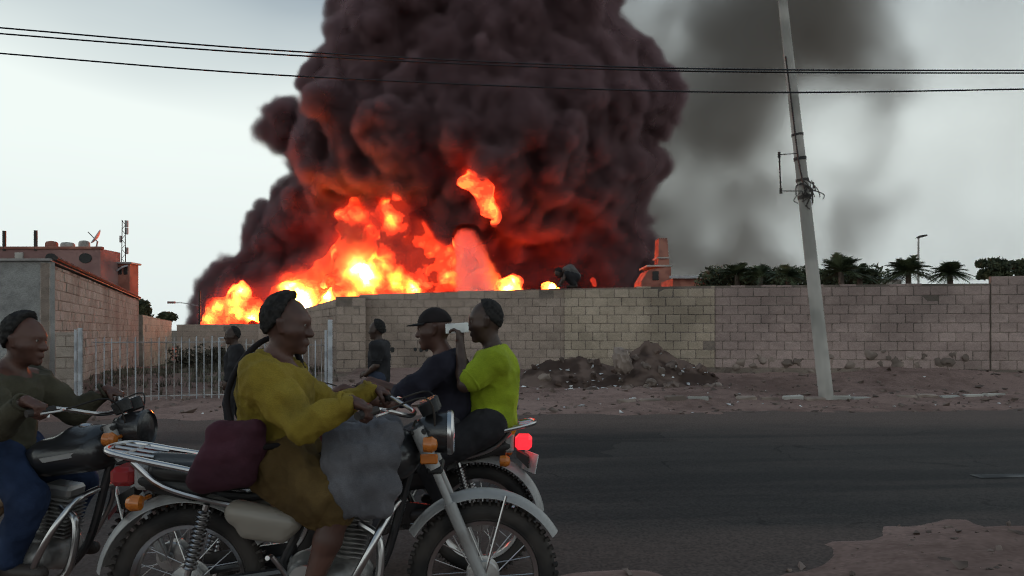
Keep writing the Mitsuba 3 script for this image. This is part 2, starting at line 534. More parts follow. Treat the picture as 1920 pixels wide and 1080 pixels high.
def stones_at_base(key, s0, s1, seed, n):
    g = np.random.default_rng(seed)
    for k in range(n):
        s = s0 + (s1 - s0) * (k + g.uniform(0.2, 0.8)) / n
        q = wall_at(s) + WN * g.uniform(-0.11, -0.035)
        st = trimesh.creation.icosphere(1, 1.0)
        st.vertices *= 1 + 0.18 * g.normal(size=(len(st.vertices), 1))
        r = g.uniform(0.07, 0.135)
        st.apply_transform(trimesh.transformations.random_rotation_matrix(g.random(3)))
        st.vertices = st.vertices * [r * 1.15, r * 0.8, r] + [q[0], q[1], float(ground_z(q[0], q[1] - 0.3)) + g.uniform(0.02, 0.42)]
        put(key + '__stone', st, 'stone', 40)


S1, S2, S3 = 5.45, 9.25, 19.5
course_wall('block_wall', wall_at(-0.2), wall_at(S1), 0.3, 0.3, 2.45, 2.56, 'grey_brown', seed=1, ragged=0.04)
tag('block_wall', 'grey brown concrete block wall between the gate pillar and the pale patch of wall', 'wall')
course_wall('block_wall_001', wall_at(S1) + WN * 0.035, wall_at(S2) + WN * 0.035, 0.3, 0.3, 2.56, 2.59, 'pale', seed=2, skip_below=lambda s: 0.5)
tag('block_wall_001', 'paler block wall directly behind the rubble heap', 'wall')
course_wall('block_wall_002', wall_at(S2 + 0.004), wall_at(15.55), 0.3, 0.3, 2.59, 2.58, 'mauve', seed=3, ragged=0.04, skip_below=lambda s: 0.62)
tag('block_wall_002', 'mauve brown block wall behind the leaning pole, rubble stones along its foot', 'wall')
course_wall('block_wall_003', wall_at(15.56) + WN * 0.03, wall_at(S3) + WN * 0.03, 0.3, 0.3, 2.74, 2.8, 'mauve', seed=4, skip_below=lambda s: 0.62)
tag('block_wall_003', 'slightly taller end of the block wall at the right edge of the photo', 'wall')
stones_at_base('block_wall_001', S1 + 0.1, S2 - 0.1, 21, 22)
stones_at_base('block_wall_002', S2 + 0.1, 15.4, 22, 60)
stones_at_base('block_wall_003', 15.6, S3, 23, 26)

for px, py, r in ((721, 619, 0.055), (736, 656, 0.06), (779, 655, 0.045), (790, 656, 0.055), (800, 655, 0.05)):
    q = (px - CX) / FOC
    s_ = (WA[0] - q * WA[1]) / (q * WU[1] - WU[0])
    c_ = wall_at(s_) + WN * 0.012
    hole = lathe([(0, 0), (r, 0), (r * 0.98, 0.006), (0, 0.006)], 12)
    hole.vertices[:, 2] *= 1.25
    put('block_wall__hole', moved(hole, (c_[0], c_[1], CAMZ + (HY - py) / FOC * c_[1])), 'void')

# gate pillar at the corner, the wall that runs back from it, and the far wall
GP0, GP1 = at(630, 0, 19.75)[:2], at(686, 0, 19.95)[:2]
course_wall('gate_pillar', GP0, GP1, 0.2, 0.2, 2.36, 2.40, 'grey_brown', course=0.238, length=0.41, thick=0.4, seed=5)
tag('gate_pillar', 'block gate pillar at the wall corner beside the right gate post', 'pillar')
RP, RQ = at(648, 0, 20.16)[:2], np.array([-14.9, 44.0])
course_wall('boundary_wall', RP, RQ, 0.15, -0.35, 2.36, 1.93, 'grey_brown', length=0.42, limit=110, seed=6)
tag('boundary_wall', 'block wall running back from the gate pillar towards the fire', 'wall')
course_wall('far_wall', np.array([-14.95, 44.05]), np.array([-20.9, 46.2]), -0.4, -0.4, 1.86, 1.84, 'grey_brown', course=0.3, length=0.9, thick=0.2, limit=0, face=-1, seed=7)
tag('far_wall', 'low wall behind the railing gate with flames right above it', 'wall')

# ---------------------------------------------------------------- block house at the left
HE, HF, HG = np.array([-8.73, 14.0]), np.array([-15.2, 30.2]), np.array([-16.5, 14.0])
put('block_house__front_wall', hull([[x, y, z] for x in (HG[0], HE[0] - 0.012) for y in (14.0, 14.18) for z in (-0.2, 2.76)]), 'plaster')
course_wall('block_house__side_wall', HE + [0, 0.0], HF, 0.1, -0.15, 2.73, 2.70, 'cool', course=0.2, length=0.42, thick=0.16, limit=300, seed=8)
roof = []
ru = unit(np.append(HF - HE, 0))
for k in range(2):
    pass
put('block_house__roof', hull([[*(HE + [0.06, -0.07]), 2.765], [*(HF + [0.06, 0]), 2.735], [*(HG + [0, -0.07]), 2.77], [HG[0], 30.2, 2.74], [*(HE + [0.06, -0.07]), 2.81], [*(HF + [0.06, 0]), 2.78], [*(HG + [0, -0.07]), 2.815], [HG[0], 30.2, 2.785]]), 'tin')
put('block_house__roof_edge', tube([[*(HE + [0.05, 0.1]), 2.83], [*(HE * 0.5 + HF * 0.5 + [0.06, 0]), 2.82], [*(HF + [0.05, 0]), 2.79]], [0.045, 0.05, 0.04], 6), 'dark_iron')
put('block_house__vent_hole', box(0.05, 0.03, 0.09, at(70, 618, 13.99)), 'void')
tag('block_house', 'grey block house with a stained plaster front at the left edge', 'house')
course_wall('low_wall', at(268, 0, 30.6)[:2], at(322, 0, 43.0)[:2], -0.3, -0.4, 2.10, 2.02, 'pale', course=0.3, length=0.6, thick=0.2, limit=0, seed=9)
tag('low_wall', 'small fire lit wall at the far end of the block house', 'wall')
course_wall('gate_pillar_001', at(103, 0, 13.75)[:2], at(140, 0, 13.75)[:2], 0.15, 0.15, 1.42, 1.42, 'cool', course=0.2, length=0.40, thick=0.3, seed=10)
tag('gate_pillar_001', 'short dark block pillar at the corner of the block house', 'pillar')


# ---------------------------------------------------------------- railing gates and posts
def post(px, Y, z1, w, mat, label):
    p = at(px, 0, Y)
    z0 = float(ground_z(p[0], p[1])) - 0.1
    k = put('gate_post', box(w, w, z1 - z0, (p[0], p[1], (z0 + z1) / 2), 0.006), mat)
    tag(k, label, 'post')


post(150, 13.55, 1.50, 0.062, 'white_paint', 'pale blue white steel post next to the short block pillar')
post(141.5, 13.62, 1.47, 0.04, 'white_paint', 'thin white post hard against the short block pillar')
post(619, 14.3, 1.66, 0.075, 'white_paint', 'white steel gate post in front of the corner pillar')
post(611, 14.35, 1.46, 0.045, 'white_paint', 'thinner white post just left of the tall gate post')


def railing(key, x0, y0, x1, y1, n, top, label, seed):
    g = np.random.default_rng(seed)
    zb = max(float(ground_z(x0, y0)), float(ground_z(x1, y1)))
    put(key + '__rail', tube([[x0, y0, top - 0.03], [x1, y1, top - 0.03]], 0.012, 6), 'rusty_bars')
    put(key + '__rail', tube([[x0, y0, zb + 0.07], [x1, y1, zb + 0.07]], 0.014, 6), 'rusty_bars')
    for k in range(n):
        t = (k + 0.5) / n
        x, y = x0 + (x1 - x0) * t, y0 + (y1 - y0) * t
        lean = g.normal() * 0.006
        w = 0.013 if g.random() < 0.7 else 0.018
        put(key + '__bar', hull([[x + a * w / 2 + (lean if z > zb + 0.3 else 0), y - 0.014 + b * w / 2, z] for a in (-1, 1) for b in (-1, 1) for z in (zb - 0.02 + g.uniform(-.02, .02), top + 0.05 + g.uniform(-0.03, 0.04))]), 'rusty_bars' if g.random() < 0.4 else 'white_paint')
    tag(key, label, 'gate')


railing('railing_gate', -7.78, 13.75, -5.35, 14.45, 19, 1.26, 'left leaf of the pale steel railing gate, next to the block house', 51)
railing('railing_gate_001', -5.25, 14.5, -3.62, 14.35, 13, 1.20, 'right leaf of the railing gate, mostly behind the rider in yellow', 52)
fx = [at(412, 0, 17.5), at(440, 0, 17.5)]
put('tube_frame__upright', tube([[fx[0][0], 17.5, 0.1], [fx[0][0], 17.5, 1.26]], 0.018, 6), 'white_paint')
put('tube_frame__upright', tube([[fx[1][0], 17.5, 0.1], [fx[1][0], 17.5, 1.26]], 0.018, 6), 'white_paint')
put('tube_frame__crossbar', tube([[fx[0][0] - .02, 17.5, 1.28], [fx[1][0] + .02, 17.5, 1.28]], 0.02, 6), 'white_paint')
tag('tube_frame', 'small white tube frame standing behind the railing gate', 'frame')

# ---------------------------------------------------------------- red house and what stands on it
RY_ = 48.0
rp = lambda px, py, Y=RY_: at(px, py, Y)


def slab(px0, px1, py0, py1, Y, depth, z0=None):
    a, b = rp(px0, py0, Y), rp(px1, py1, Y)
    z1, zb = a[2], b[2] if z0 is None else z0
    return box(b[0] - a[0], depth, z1 - zb, ((a[0] + b[0]) / 2, Y + depth / 2, (z1 + zb) / 2), 0.03)


put('red_house__wall', slab(-60, 188, 466, 600, RY_, 2.5), 'red_plaster')
put('red_house__annex', slab(214, 243, 493, 562, RY_ + 2.2, 1.2), 'red_brick_wall')
put('red_house__parapet', slab(-62, 190, 462, 467, RY_ - 0.1, 0.35), 'red_brick_wall')
put('red_house__annex_slab', slab(212, 245, 491, 494.5, RY_ + 2.0, 1.5), 'tin')
put('red_house__annex_slab', slab(213, 245, 558, 563, RY_ + 2.0, 1.5), 'tin')
for px, py, w, h in ((160, 484, 24, 19), (95, 482, 20, 14)):
    v = lathe([(0.0, -0.02), (w / 2 * RY_ / FOC, -0.02), (w / 2 * RY_ / FOC, 0.06), (0.0, 0.06)], 16)
    v.vertices[:, 2] *= h / w
    put('red_house__round_window', moved(v, rp(px, py, RY_ - 0.03)), 'void')
put('red_house__pilaster', slab(27, 42, 473, 492, RY_ - 0.15, 0.15), 'concrete')
for px in (224, 235):
    put('red_house__annex_window', slab(px - 4, px + 4, 500, 515, RY_ + 2.17, 0.06), 'void')
put('red_house__balcony_rail', tube(curve([rp(219, 508, RY_ + 2.0), rp(229, 501, RY_ + 1.9), rp(240, 498, RY_ + 2.0)], 8), 0.06, 6), 'white_paint')
tag('red_house', 'reddish flat roofed house rising behind the block house', 'house')
for k, (px, y0) in enumerate(((8, 433), (67, 432))):
    key = put('roof_post', tube([rp(px, 470), rp(px, y0)], 0.11, 6), 'dark_iron')
    tag(key, ['dark post at the far left corner of the red house roof', 'dark post in the middle of the red house roof'][k], 'post')
for k, (px, py, w, h, m) in enumerate(((97, 459, 22, 13, 'red_brick_wall'), (127, 460, 25, 11, 'concrete'), (158, 457, 20, 14, 'concrete'))):
    r, hh = w / 2 * RY_ / FOC, h * RY_ / FOC
    key = put('roof_tank', moved(lathe([(0, -0.3), (r, -0.3), (r, hh * 0.75), (r * 0.8, hh), (r * 0.3, hh * 1.1), (0, hh * 1.1)], 14, 'z'), rp(px, 466, RY_ + 1.2)), m, 35)
    tag(key, ['reddish tank on the red house roof', 'wide pale tank in the middle of the red house roof', 'pale tank near the dish on the red house roof'][k], 'tank')
d = rp(184, 446, RY_ + 1)
put('satellite_dish__pole', tube([rp(180, 468, RY_ + 1), rp(183, 452, RY_ + 1)], 0.05, 6), 'tin')
bowl = lathe([(0.0, 0.0), (0.25, 0.03), (0.45, 0.10), (0.55, 0.17), (0.53, 0.19), (0.44, 0.13), (0.25, 0.06), (0.0, 0.03)], 18, 'z')
put('satellite_dish__bowl', moved(bowl, d, rot([0, 1, 0], -55) @ rot([1, 0, 0], 30)), 'white_paint', 40)
put('satellite_dish__feed_arm', tube([d + [0.05, -.1, -.3], d + [-0.5, -.3, .35]], 0.03, 5), 'tin')
tag('satellite_dish', 'white satellite dish on the edge of the red house roof', 'satellite dish')
m0, m1 = rp(233, 494, RY_ + 3), rp(233, 413, RY_ + 3)
for s in ((-.14, -.1), (.14, -.1), (0, .16)):
    put('radio_mast__leg', tube([m0 + [s[0], s[1], 0], m1 + [s[0] * .7, s[1] * .7, 0]], 0.028, 5), 'dark_iron')
for k in range(9):
    t0, t1 = k / 9, (k + 1) / 9
    a, b = m0 * (1 - t0) + m1 * t0, m0 * (1 - t1) + m1 * t1
    s = 1 if k % 2 else -1
    put('radio_mast__brace', tube([a + [-.13 * s, -.09, 0], b + [.13 * s, -.09, 0]], 0.018, 4), 'dark_iron')
for k, (dz, s) in enumerate(((-0.25, 1), (-0.75, 1), (-1.3, -1), (-2.1, 1))):
    put('radio_mast__antenna', box(0.14, 0.14, 0.46, m1 + [0.22 * s, -0.05, dz], 0.02), 'tin')
tag('radio_mast', 'thin lattice radio mast with panel antennas behind the red house', 'mast')


# ---------------------------------------------------------------- trees
def leaf_cloud(c, r, n, size, g, squash=(1, 1, 0.8)):
    d = g.normal(size=(n, 3))
    d /= np.linalg.norm(d, axis=1, keepdims=True)
    p = np.asarray(c) + d * (g.random((n, 1)) ** 0.45) * r * np.asarray(squash)
    u = g.normal(size=(n, 3))
    u /= np.linalg.norm(u, axis=1, keepdims=True)
    w = np.cross(u, g.normal(size=(n, 3)))
    w /= np.linalg.norm(w, axis=1, keepdims=True) + 1e-9
    s = size * g.uniform(0.6, 1.4, (n, 1))
    v = np.stack([p - u * s, p + w * s * 0.42, p + u * s, p - w * s * 0.42], 1).reshape(-1, 3)
    b = np.arange(n)[:, None] * 4
    return trimesh.Trimesh(v, np.vstack([b + [0, 1, 2], b + [0, 2, 3]]), process=False)


def tree(key, px, py_top, py_base, w, Y, label, seed, leaf=0.16, base_z=-0.4):
    g = np.random.default_rng(seed)
    top, base = at(px, py_top, Y), at(px, py_base, Y)
    rw = w / 2 * Y / FOC
    tr = [tube(curve([[base[0], Y, base_z], [base[0] + g.normal() * .1, Y, (base_z + base[2]) / 2], [top[0], Y, top[2] - rw * 0.6]], 10), np.linspace(0.16, 0.05, 10), 7)]
    clumps = []
    H_ = top[2] - base[2]
    for k in range(22):
        a = g.uniform(0, 2 * np.pi)
        rr = rw * g.uniform(0.1, 0.85)
        z = base[2] + H_ * g.uniform(0.05, 0.9)
        c = np.array([top[0] + np.cos(a) * rr, Y + np.sin(a) * rr * 0.8, z])
        clumps.append(leaf_cloud(c, g.uniform(0.25, 0.42) * max(H_, rw), 130, leaf, g))
        tr.append(tube([[base[0], Y, base[2] - 0.1 + 0.3 * H_ * g.random()], c], [0.05, 0.015], 5))
    put(key + '__trunk', tr, 'bark')
    put(key + '__crown', clumps, 'leaf_dark')
    tag(key, label, 'tree')


tree('tree', 268, 568, 600, 26, 50, 'small dark tree just past the end of the block house', 61)
tree('tree_001', 308, 585, 606, 42, 52, 'low dark tree between the block house and the left end of the fire', 62)
tree('tree_002', 1868, 489, 520, 66, 44, 'dense dark tree above the taller end of the wall', 63)
tree('tree_003', 1918, 487, 520, 44, 46, 'dark tree at the right edge of the photo above the wall', 64)


def palm(key, px, py_crown, reach, Y, label, seed, n=54, droop=0.95):
    g = np.random.default_rng(seed)
    c = at(px, py_crown, Y)
    R = reach * Y / FOC
    put(key + '__trunk', tube([[c[0] + .1, Y, -0.5], [c[0] + .05, Y, c[2] * .5], [c[0], Y, c[2]]], [0.24, 0.17, 0.14], 8), 'bark')
    for k in range(n):
        a = g.uniform(0, 2 * np.pi)
        e = g.uniform(-0.1, 1.35)
        L = R * g.uniform(0.8, 1.15)
        h = np.array([np.cos(a), np.sin(a), 0])
        pts = [c + h * L * math.cos(e) * t + np.array([0, 0, 1]) * (L * math.sin(e) * t - droop * 0.5 * L * t * t) for t in np.linspace(0, 1, 9)]
        pts = np.array(pts)
        ms = [tube(pts, np.linspace(0.022, 0.006, 9), 4)]
        v, f = [], []
        for t in np.linspace(0.12, 0.99, 30):
            q = np.array([np.interp(t, np.linspace(0, 1, 9), pts[:, i]) for i in range(3)])
            d = unit(np.array([np.interp(min(t + .05, 1), np.linspace(0, 1, 9), pts[:, i]) for i in range(3)]) - pts[0])
            sd = unit(np.cross(d, [0, 0, 1]))
            for s in (-1, 1):
                ll = R * 0.34 * (math.sin(math.pi * min(t * 0.9 + 0.12, 1)) + 0.15) * g.uniform(.8, 1.1)
                tip = q + (sd * s * 0.8 + d * 0.55 + np.array([0, 0, -0.25 + g.normal() * .12])) * ll
                b = len(v)
                v += [q - d * 0.028, q + d * 0.028, tip]
                f += [[b, b + 1, b + 2]]
        ms.append(trimesh.Trimesh(np.array(v), np.array(f), process=False))
        put(key + '__frond', ms, 'palm_leaf')
    tag(key, label, 'palm')


palm('palm_tree', 1703, 510, 52, 40, 'spiky palm left of the street lamp beyond the wall', 71)
palm('palm_tree_001', 1781, 513, 42, 41, 'spiky palm to the right of the street lamp', 72)
palm('palm_tree_002', 1577, 510, 54, 38, 'bushy palm directly right of the leaning pole', 73, 44, 0.7)
palm('palm_tree_003', 1612, 516, 39, 39, 'small palm at the right side of the bushy palm', 74, 28)
palm('palm_tree_004', 1478, 518, 41, 40, 'low palm directly left of the leaning pole', 75, 30)
palm('palm_tree_005', 1425, 520, 44, 42, 'low palm in the middle of the dark row above the wall', 76, 30)
palm('palm_tree_006', 1382, 516, 44, 43, 'leftmost low palm of the dark row above the wall', 77, 30)
g = np.random.default_rng(80)
put('hedge', [leaf_cloud(at(px, 529, 44) + [0, g.uniform(-.8, .8), g.uniform(-.15, .45)], 0.85, 300, 0.13, g) for px in range(1330, 1640, 11)], 'leaf_dark')
tag('hedge', 'dark mass of scrub along the top of the wall between the palms', 'scrub', kind='stuff')

# things beyond the wall at the right
k = at(1722, 0, 50)
lz = at(0, 446, 50)[2]
put('street_lamp__pole', tube([[k[0], 50, -0.4], [k[0], 50, lz - 0.3], [k[0] + 0.02, 50, lz]], [0.09, 0.06, 0.05], 8), 'concrete')
put('street_lamp__head', hull([[k[0] + x, 50 + y, lz + z] for x, z in ((-0.15, -0.02), (0.1, 0.16), (0.5, 0.22), (0.55, 0.12), (0.1, 0.0)) for y in (-.14, .14)]), 'dark_iron')
tag('street_lamp', 'street lamp on a pale pole between the two spiky palms', 'street lamp')
k = at(374, 0, 58)
put('street_lamp_001__pole', tube([[k[0], 58, -0.4], [k[0], 58, at(0, 545, 58)[2]]], [0.10, 0.07], 7), 'dark_iron')
q0, q1 = at(374, 574, 58), at(322, 568, 58)
put('street_lamp_001__arm', tube(curve([q0, q0 * .4 + q1 * .6 + [0, 0, .1], q1], 8), 0.03, 5), 'tin')
put('street_lamp_001__head', hull([q1 + [x, y, z] for x in (-.3, .25) for y in (-.12, .12) for z in (-.05, .12)]), 'red_plaster')
tag('street_lamp_001', 'far street lamp with a long arm at the left end of the fire', 'street lamp')
TY = 66.0
tp = lambda px, py: at(px, py, TY)
put('brick_tower__base', hull([tp(x, y) + [0, dy, 0] for x, y in ((1203, 560), (1203, 527), (1216, 506), (1258, 498), (1259, 560)) for dy in (0, 4)]), 'red_brick_wall')
put('brick_tower__chimney', hull([tp(x, y) + [0, dy, 0] for x, y in ((1236, 500), (1238, 445), (1254, 445), (1258, 500)) for dy in (0.6, 2.4)]), 'red_brick_wall')
put('brick_tower__band', hull([tp(x, y) + [0, dy, 0] for x in (1213, 1260) for y in (497, 500) for dy in (-0.15, 4.1)]), 'concrete')
put('brick_tower__band', hull([tp(x, y) + [0, dy, 0] for x in (1234, 1258) for y in (481, 483.5) for dy in (0.4, 2.6)]), 'concrete')
put('brick_tower__opening', box(0.55, 0.1, 0.8, tp(1229, 517) + [0, -0.03, 0]), 'void')
tag('brick_tower', 'red brick tower with a chimney, lit by the fire', 'tower')
put('low_shed__wall', slab(1262, 1345, 522, 560, 60, 5), 'red_brick_wall')
put('low_shed__roof', hull([at(x, y, Y) for x, y, Y in ((1255, 522, 59.5), (1350, 522, 59.5), (1255, 517, 65.5), (1350, 517, 65.5), (1255, 520.5, 59.5), (1350, 520.5, 59.5))]), 'tin')
tag('low_shed', 'low tin roofed shed beside the red brick tower', 'shed')
put('white_shed__wall', slab(1636, 1690, 524, 560, 56, 3), 'concrete')
put('white_shed__roof', hull([at(x, y, Y) for x, y, Y in ((1632, 524, 55.6), (1692, 524, 55.6), (1632, 519, 59.6), (1692, 519, 59.6), (1632, 522.5, 55.6), (1692, 522.5, 55.6))]), 'litter_white')
tag('white_shed', 'white roof just showing above the wall left of the spiky palms', 'shed')

# ---------------------------------------------------------------- leaning pole and overhead wires
b0 = at(1551, 738, 14.6)
b0[2] = float(ground_z(b0[0], b0[1])) - 0.15
t0 = at(1459, -75, 14.6)
pole_at = lambda py: b0 + (t0 - b0) * ((at(0, py, 14.6)[2] - b0[2]) / (t0[2] - b0[2]))
pm = tube([b0 + (t0 - b0) * t for t in np.linspace(0, 1, 12)], np.linspace(0.150, 0.088, 12), 8)
put('utility_pole__shaft', pm, 'concrete', 60)


def band(py, h, r, mat='dark_iron'):
    a = pole_at(py)
    put('utility_pole__clamp', tube([a - (t0 - b0) * (h / 2 / np.linalg.norm(t0 - b0)), a + (t0 - b0) * (h / 2 / np.linalg.norm(t0 - b0))], r, 8), mat, 50)


for py, h, r in ((298, 0.06, 0.128), (253, 0.04, 0.124), (338, 0.05, 0.132), (370, 0.07, 0.134)):
    band(py, h, r)
fa, fb = at(1461, 290, 14.45), at(1464, 358, 14.45)
put('utility_pole__bracket', [tube([fa, fb], 0.014, 6), tube([fa, pole_at(291) + [-.1, -.15, 0]], 0.009, 6), tube([fb, pole_at(361) + [-.1, -.15, 0]], 0.011, 6)], 'dark_iron')
put('utility_pole__insulator', moved(lathe([(0, -.05), (.035, -.05), (.02, -.02), (.035, 0), (.02, .02), (.03, .05), (0, .05)], 10, 'z'), fa), 'dark_iron', 40)
put('utility_pole__insulator', moved(lathe([(0, -.05), (.035, -.05), (.02, -.02), (.035, 0), (.02, .02), (.03, .05), (0, .05)], 10, 'z'), fb), 'dark_iron', 40)
put('utility_pole__conduit', tube(curve([pole_at(110) + [-.11, -.12, 0], pole_at(200) + [-.10, -.13, 0], pole_at(300) + [-.10, -.16, 0], pole_at(355) + [-.05, -.17, 0]], 14), 0.016, 6), 'dark_iron')
g = np.random.default_rng(91)
tang = []
for k in range(16):
    a = pole_at(g.uniform(335, 372)) + [g.uniform(-.13, .16), -0.16 + g.normal() * .02, 0]
    b = a + [g.uniform(-0.10, 0.24), g.normal() * .05, -g.uniform(0.15, 0.42)]
    tang.append(tube(curve([a, (a + b) / 2 + g.normal(size=3) * .06, b], 7), g.uniform(0.008, 0.016), 5))
put('utility_pole__cable_tangle', tang, 'dark_iron')
tag('utility_pole', 'leaning concrete pole with an iron bracket and a tangle of cut cables', 'pole')
WIRES = [([(-420, 14), (0, 52), (560, 97), (1220, 127), (1920, 132), (2400, 128)], 'topmost of the three overhead wires'),
         ([(-420, 27), (0, 63), (570, 105), (1220, 132), (1920, 137), (2400, 134)], 'middle wire of the three overhead wires'),
         ([(-420, 62), (0, 100), (560, 143), (1300, 172), (1920, 167), (2400, 152)], 'lowest of the three overhead wires')]
for k, (pts, label) in enumerate(WIRES):
    key = put('overhead_wire', tube(curve([at(x, y, 14.2 + 0.05 * k) for x, y in pts], 60), 0.015, 6), 'cable', 60)
    tag(key, label, 'wire')

# ---------------------------------------------------------------- rubble, kerb stones, litter, weeds
hx, hy = np.arange(0.0, 5.3, 0.06), np.arange(15.6, 18.9, 0.06)
HX, HY2 = np.meshgrid(hx, hy, indexing='ij')
gp = np.stack([HX, HY2, 0 * HX], -1)
mound = 0.42 * np.exp(-((HX - 1.55) / 0.85) ** 2 - ((HY2 - 17.5) / 0.75) ** 2) + 0.66 * np.exp(-((HX - 3.25) / 0.62) ** 2 - ((HY2 - 17.6) / 0.7) ** 2) + 0.25 * np.exp(-((HX - 4.2) / 0.5) ** 2 - ((HY2 - 17.6) / 0.6) ** 2) + 0.22 * np.exp(-((HX - 0.6) / 0.5) ** 2 - ((HY2 - 17.2) / 0.7) ** 2)
rough = 1.25 * mound * (0.75 + 0.5 * meshkit.fbm(gp * 3.0, 4, 61)) + 0.16 * (meshkit.fbm(gp * 6.0, 3, 62) - 0.5) * np.clip(mound * 5, 0, 1)
MZ = ground_z(HX, HY2) + rough - 0.05
i, j = np.meshgrid(np.arange(len(hx) - 1), np.arange(len(hy) - 1), indexing='ij')
nj = len(hy)
mf = np.stack([i * nj + j, (i + 1) * nj + j, (i + 1) * nj + j + 1, i * nj + j + 1], -1).reshape(-1, 4)
put('rubble_heap__soil', (np.stack([HX, HY2, MZ], -1).reshape(-1, 3), mf), 'soil', True)
mound_z = lambda x, y: float(ndimage.map_coordinates(MZ, [[(x - hx[0]) / 0.06], [(y - hy[0]) / 0.06]], order=1, mode='nearest')[0])


def rock(r, g, sub=1, rough=0.2):
    st = trimesh.creation.icosphere(sub, 1.0)
    st.vertices *= 1 + rough * g.normal(size=(len(st.vertices), 1))
    st.vertices *= np.array([1.2, 0.9, 0.75]) * r
    st.apply_transform(trimesh.transformations.random_rotation_matrix(g.random(3)))
    return st


g = np.random.default_rng(95)
for k in range(46):
    x, y = g.uniform(0.3, 4.9), g.uniform(16.1, 17.5)
    put('rubble_heap__stone', moved(rock(g.uniform(0.05, 0.13), g), (x, y, mound_z(x, y) + 0.02)), g.choice(['stone', 'pebble', 'soil']), 25)
put('rubble_heap__boulder', moved(rock(0.27, g, 2, 0.08), at(1166, 677, 16.75)), 'stone', 25)
labels['rubble_heap__boulder'] = {'label': 'pale boulder near the middle of the rubble heap'}
bits = []
for k in range(80):
    x, y = g.uniform(0.2, 5.0), g.uniform(15.9, 17.4)
    s = g.uniform(0.015, 0.05)
    bits.append(moved(hull(g.normal(size=(7, 3)) * [s, s, s * 0.45]), (x, y, mound_z(x, y) + 0.015)))
put('rubble_heap__litter', bits, 'litter_white')
labels['rubble_heap__litter'] = {'kind': 'stuff'}
tag('rubble_heap', 'dark heap of soil, rubble and litter against the block wall', 'rubble heap')

pebbles, scraps = [], []
for k in range(1500):
    x = g.uniform(-9, 13)
    y = float(road_far(x)) + 0.2 + g.random() ** 1.2 * 6.5
    if (x - WA[0]) * WN[0] + (y - WA[1]) * WN[1] < 0.1 and x > -4.3:
        continue
    s = 0.012 + 0.045 * g.random() ** 3
    (pebbles if g.random() < 0.95 else scraps).append(moved(hull(g.normal(size=(8, 3)) * [s, s, s * 0.6]), (x, y, float(ground_z(x, y)) + s * 0.2)))
for k in range(700):
    x = g.uniform(-6, 6)
    y = float(road_near(x)) - 0.05 - g.random() * 2.2
    s = 0.006 + 0.022 * g.random() ** 3
    pebbles.append(moved(hull(g.normal(size=(8, 3)) * [s, s, s * 0.6]), (x, y, float(ground_z(x, y)) + s * 0.2)))
put('gravel', pebbles, 'pebble')
tag('gravel', 'loose stones scattered over the dirt verge', 'gravel', kind='stuff')
put('litter', scraps, 'litter_white')
tag('litter', 'pale scraps of litter scattered along the verge', 'litter', kind='stuff')
for k in range(34):
    x = 1.7 + k * 0.47 + g.uniform(-.03, .03)
    if g.random() < 0.25:
        continue
    y = float(road_far(x)) + 1.75 + g.uniform(-.04, .04)
    st = box(g.uniform(.34, .45), 0.14, 0.13, ch=0.02)
    st.vertices += g.normal(size=st.vertices.shape) * 0.008
    put('kerb__stone', moved(st, (x, y, float(ground_z(x, y)) + g.uniform(-0.045, 0.02)), rot([0, 0, 1], 6 + g.normal() * 3) @ rot([1, 0, 0], g.normal() * 5)), g.choice(['stone', 'concrete', 'stone']))
tag('kerb', 'broken row of kerb stones half buried in the verge', None, kind='structure')
wd = []
for k in range(420):
    x = g.uniform(-12, -4.4)
    y = g.uniform(15, 30)
    if x < HE[0] + (HF[0] - HE[0]) * (y - 14) / 16.2 + 0.3:
        continue
    z = float(ground_z(x, y))
    for q in range(9):
        h = g.uniform(0.06, 0.24)
        a = g.uniform(0, 6.28)
        o = np.array([x, y, z - 0.02]) + g.normal(size=3) * [.12, .12, 0]
        w = np.array([math.cos(a), math.sin(a), 0]) * 0.018
        wd.append((o - w, o + w, o + [math.cos(a + 1.5) * h * .4, math.sin(a + 1.5) * h * .4, h]))
wd = np.array(wd).reshape(-1, 3)
put('grass', trimesh.Trimesh(wd, np.arange(len(wd)).reshape(-1, 3), process=False), 'weed')
tag('grass', 'rough weeds in the yard behind the railing gate', 'grass', kind='stuff')
g = np.random.default_rng(97)
for k, (px, w) in enumerate(((352, 30), (395, 34), (440, 30), (470, 36))):
    Yb = 27 + 1.5 * k
    c = at(px, 660, Yb)
    key = put('shrub', [leaf_cloud(c + [g.uniform(-.4, .4), g.uniform(-.5, .5), g.uniform(-.35, -.1)], 0.5, 160, 0.07, g) for q in range(6)], 'weed')
    tag(key, ['leftmost low dark shrub', 'second low shrub from the left', 'third low shrub from the left', 'rightmost low dark shrub'][k] + ' at the back of the yard behind the gate', 'shrub', 'shrubs at the back of the yard')
# ---------------------------------------------------------------- the burning fuel: smoke plume and flames behind the wall, about 80 m off
PY = 80.0
SCL = PY / FOC


def smooth01(a, b, x):
    t = np.clip((x - a) / (b - a), 0, 1)
    return t * t * (3 - 2 * t)


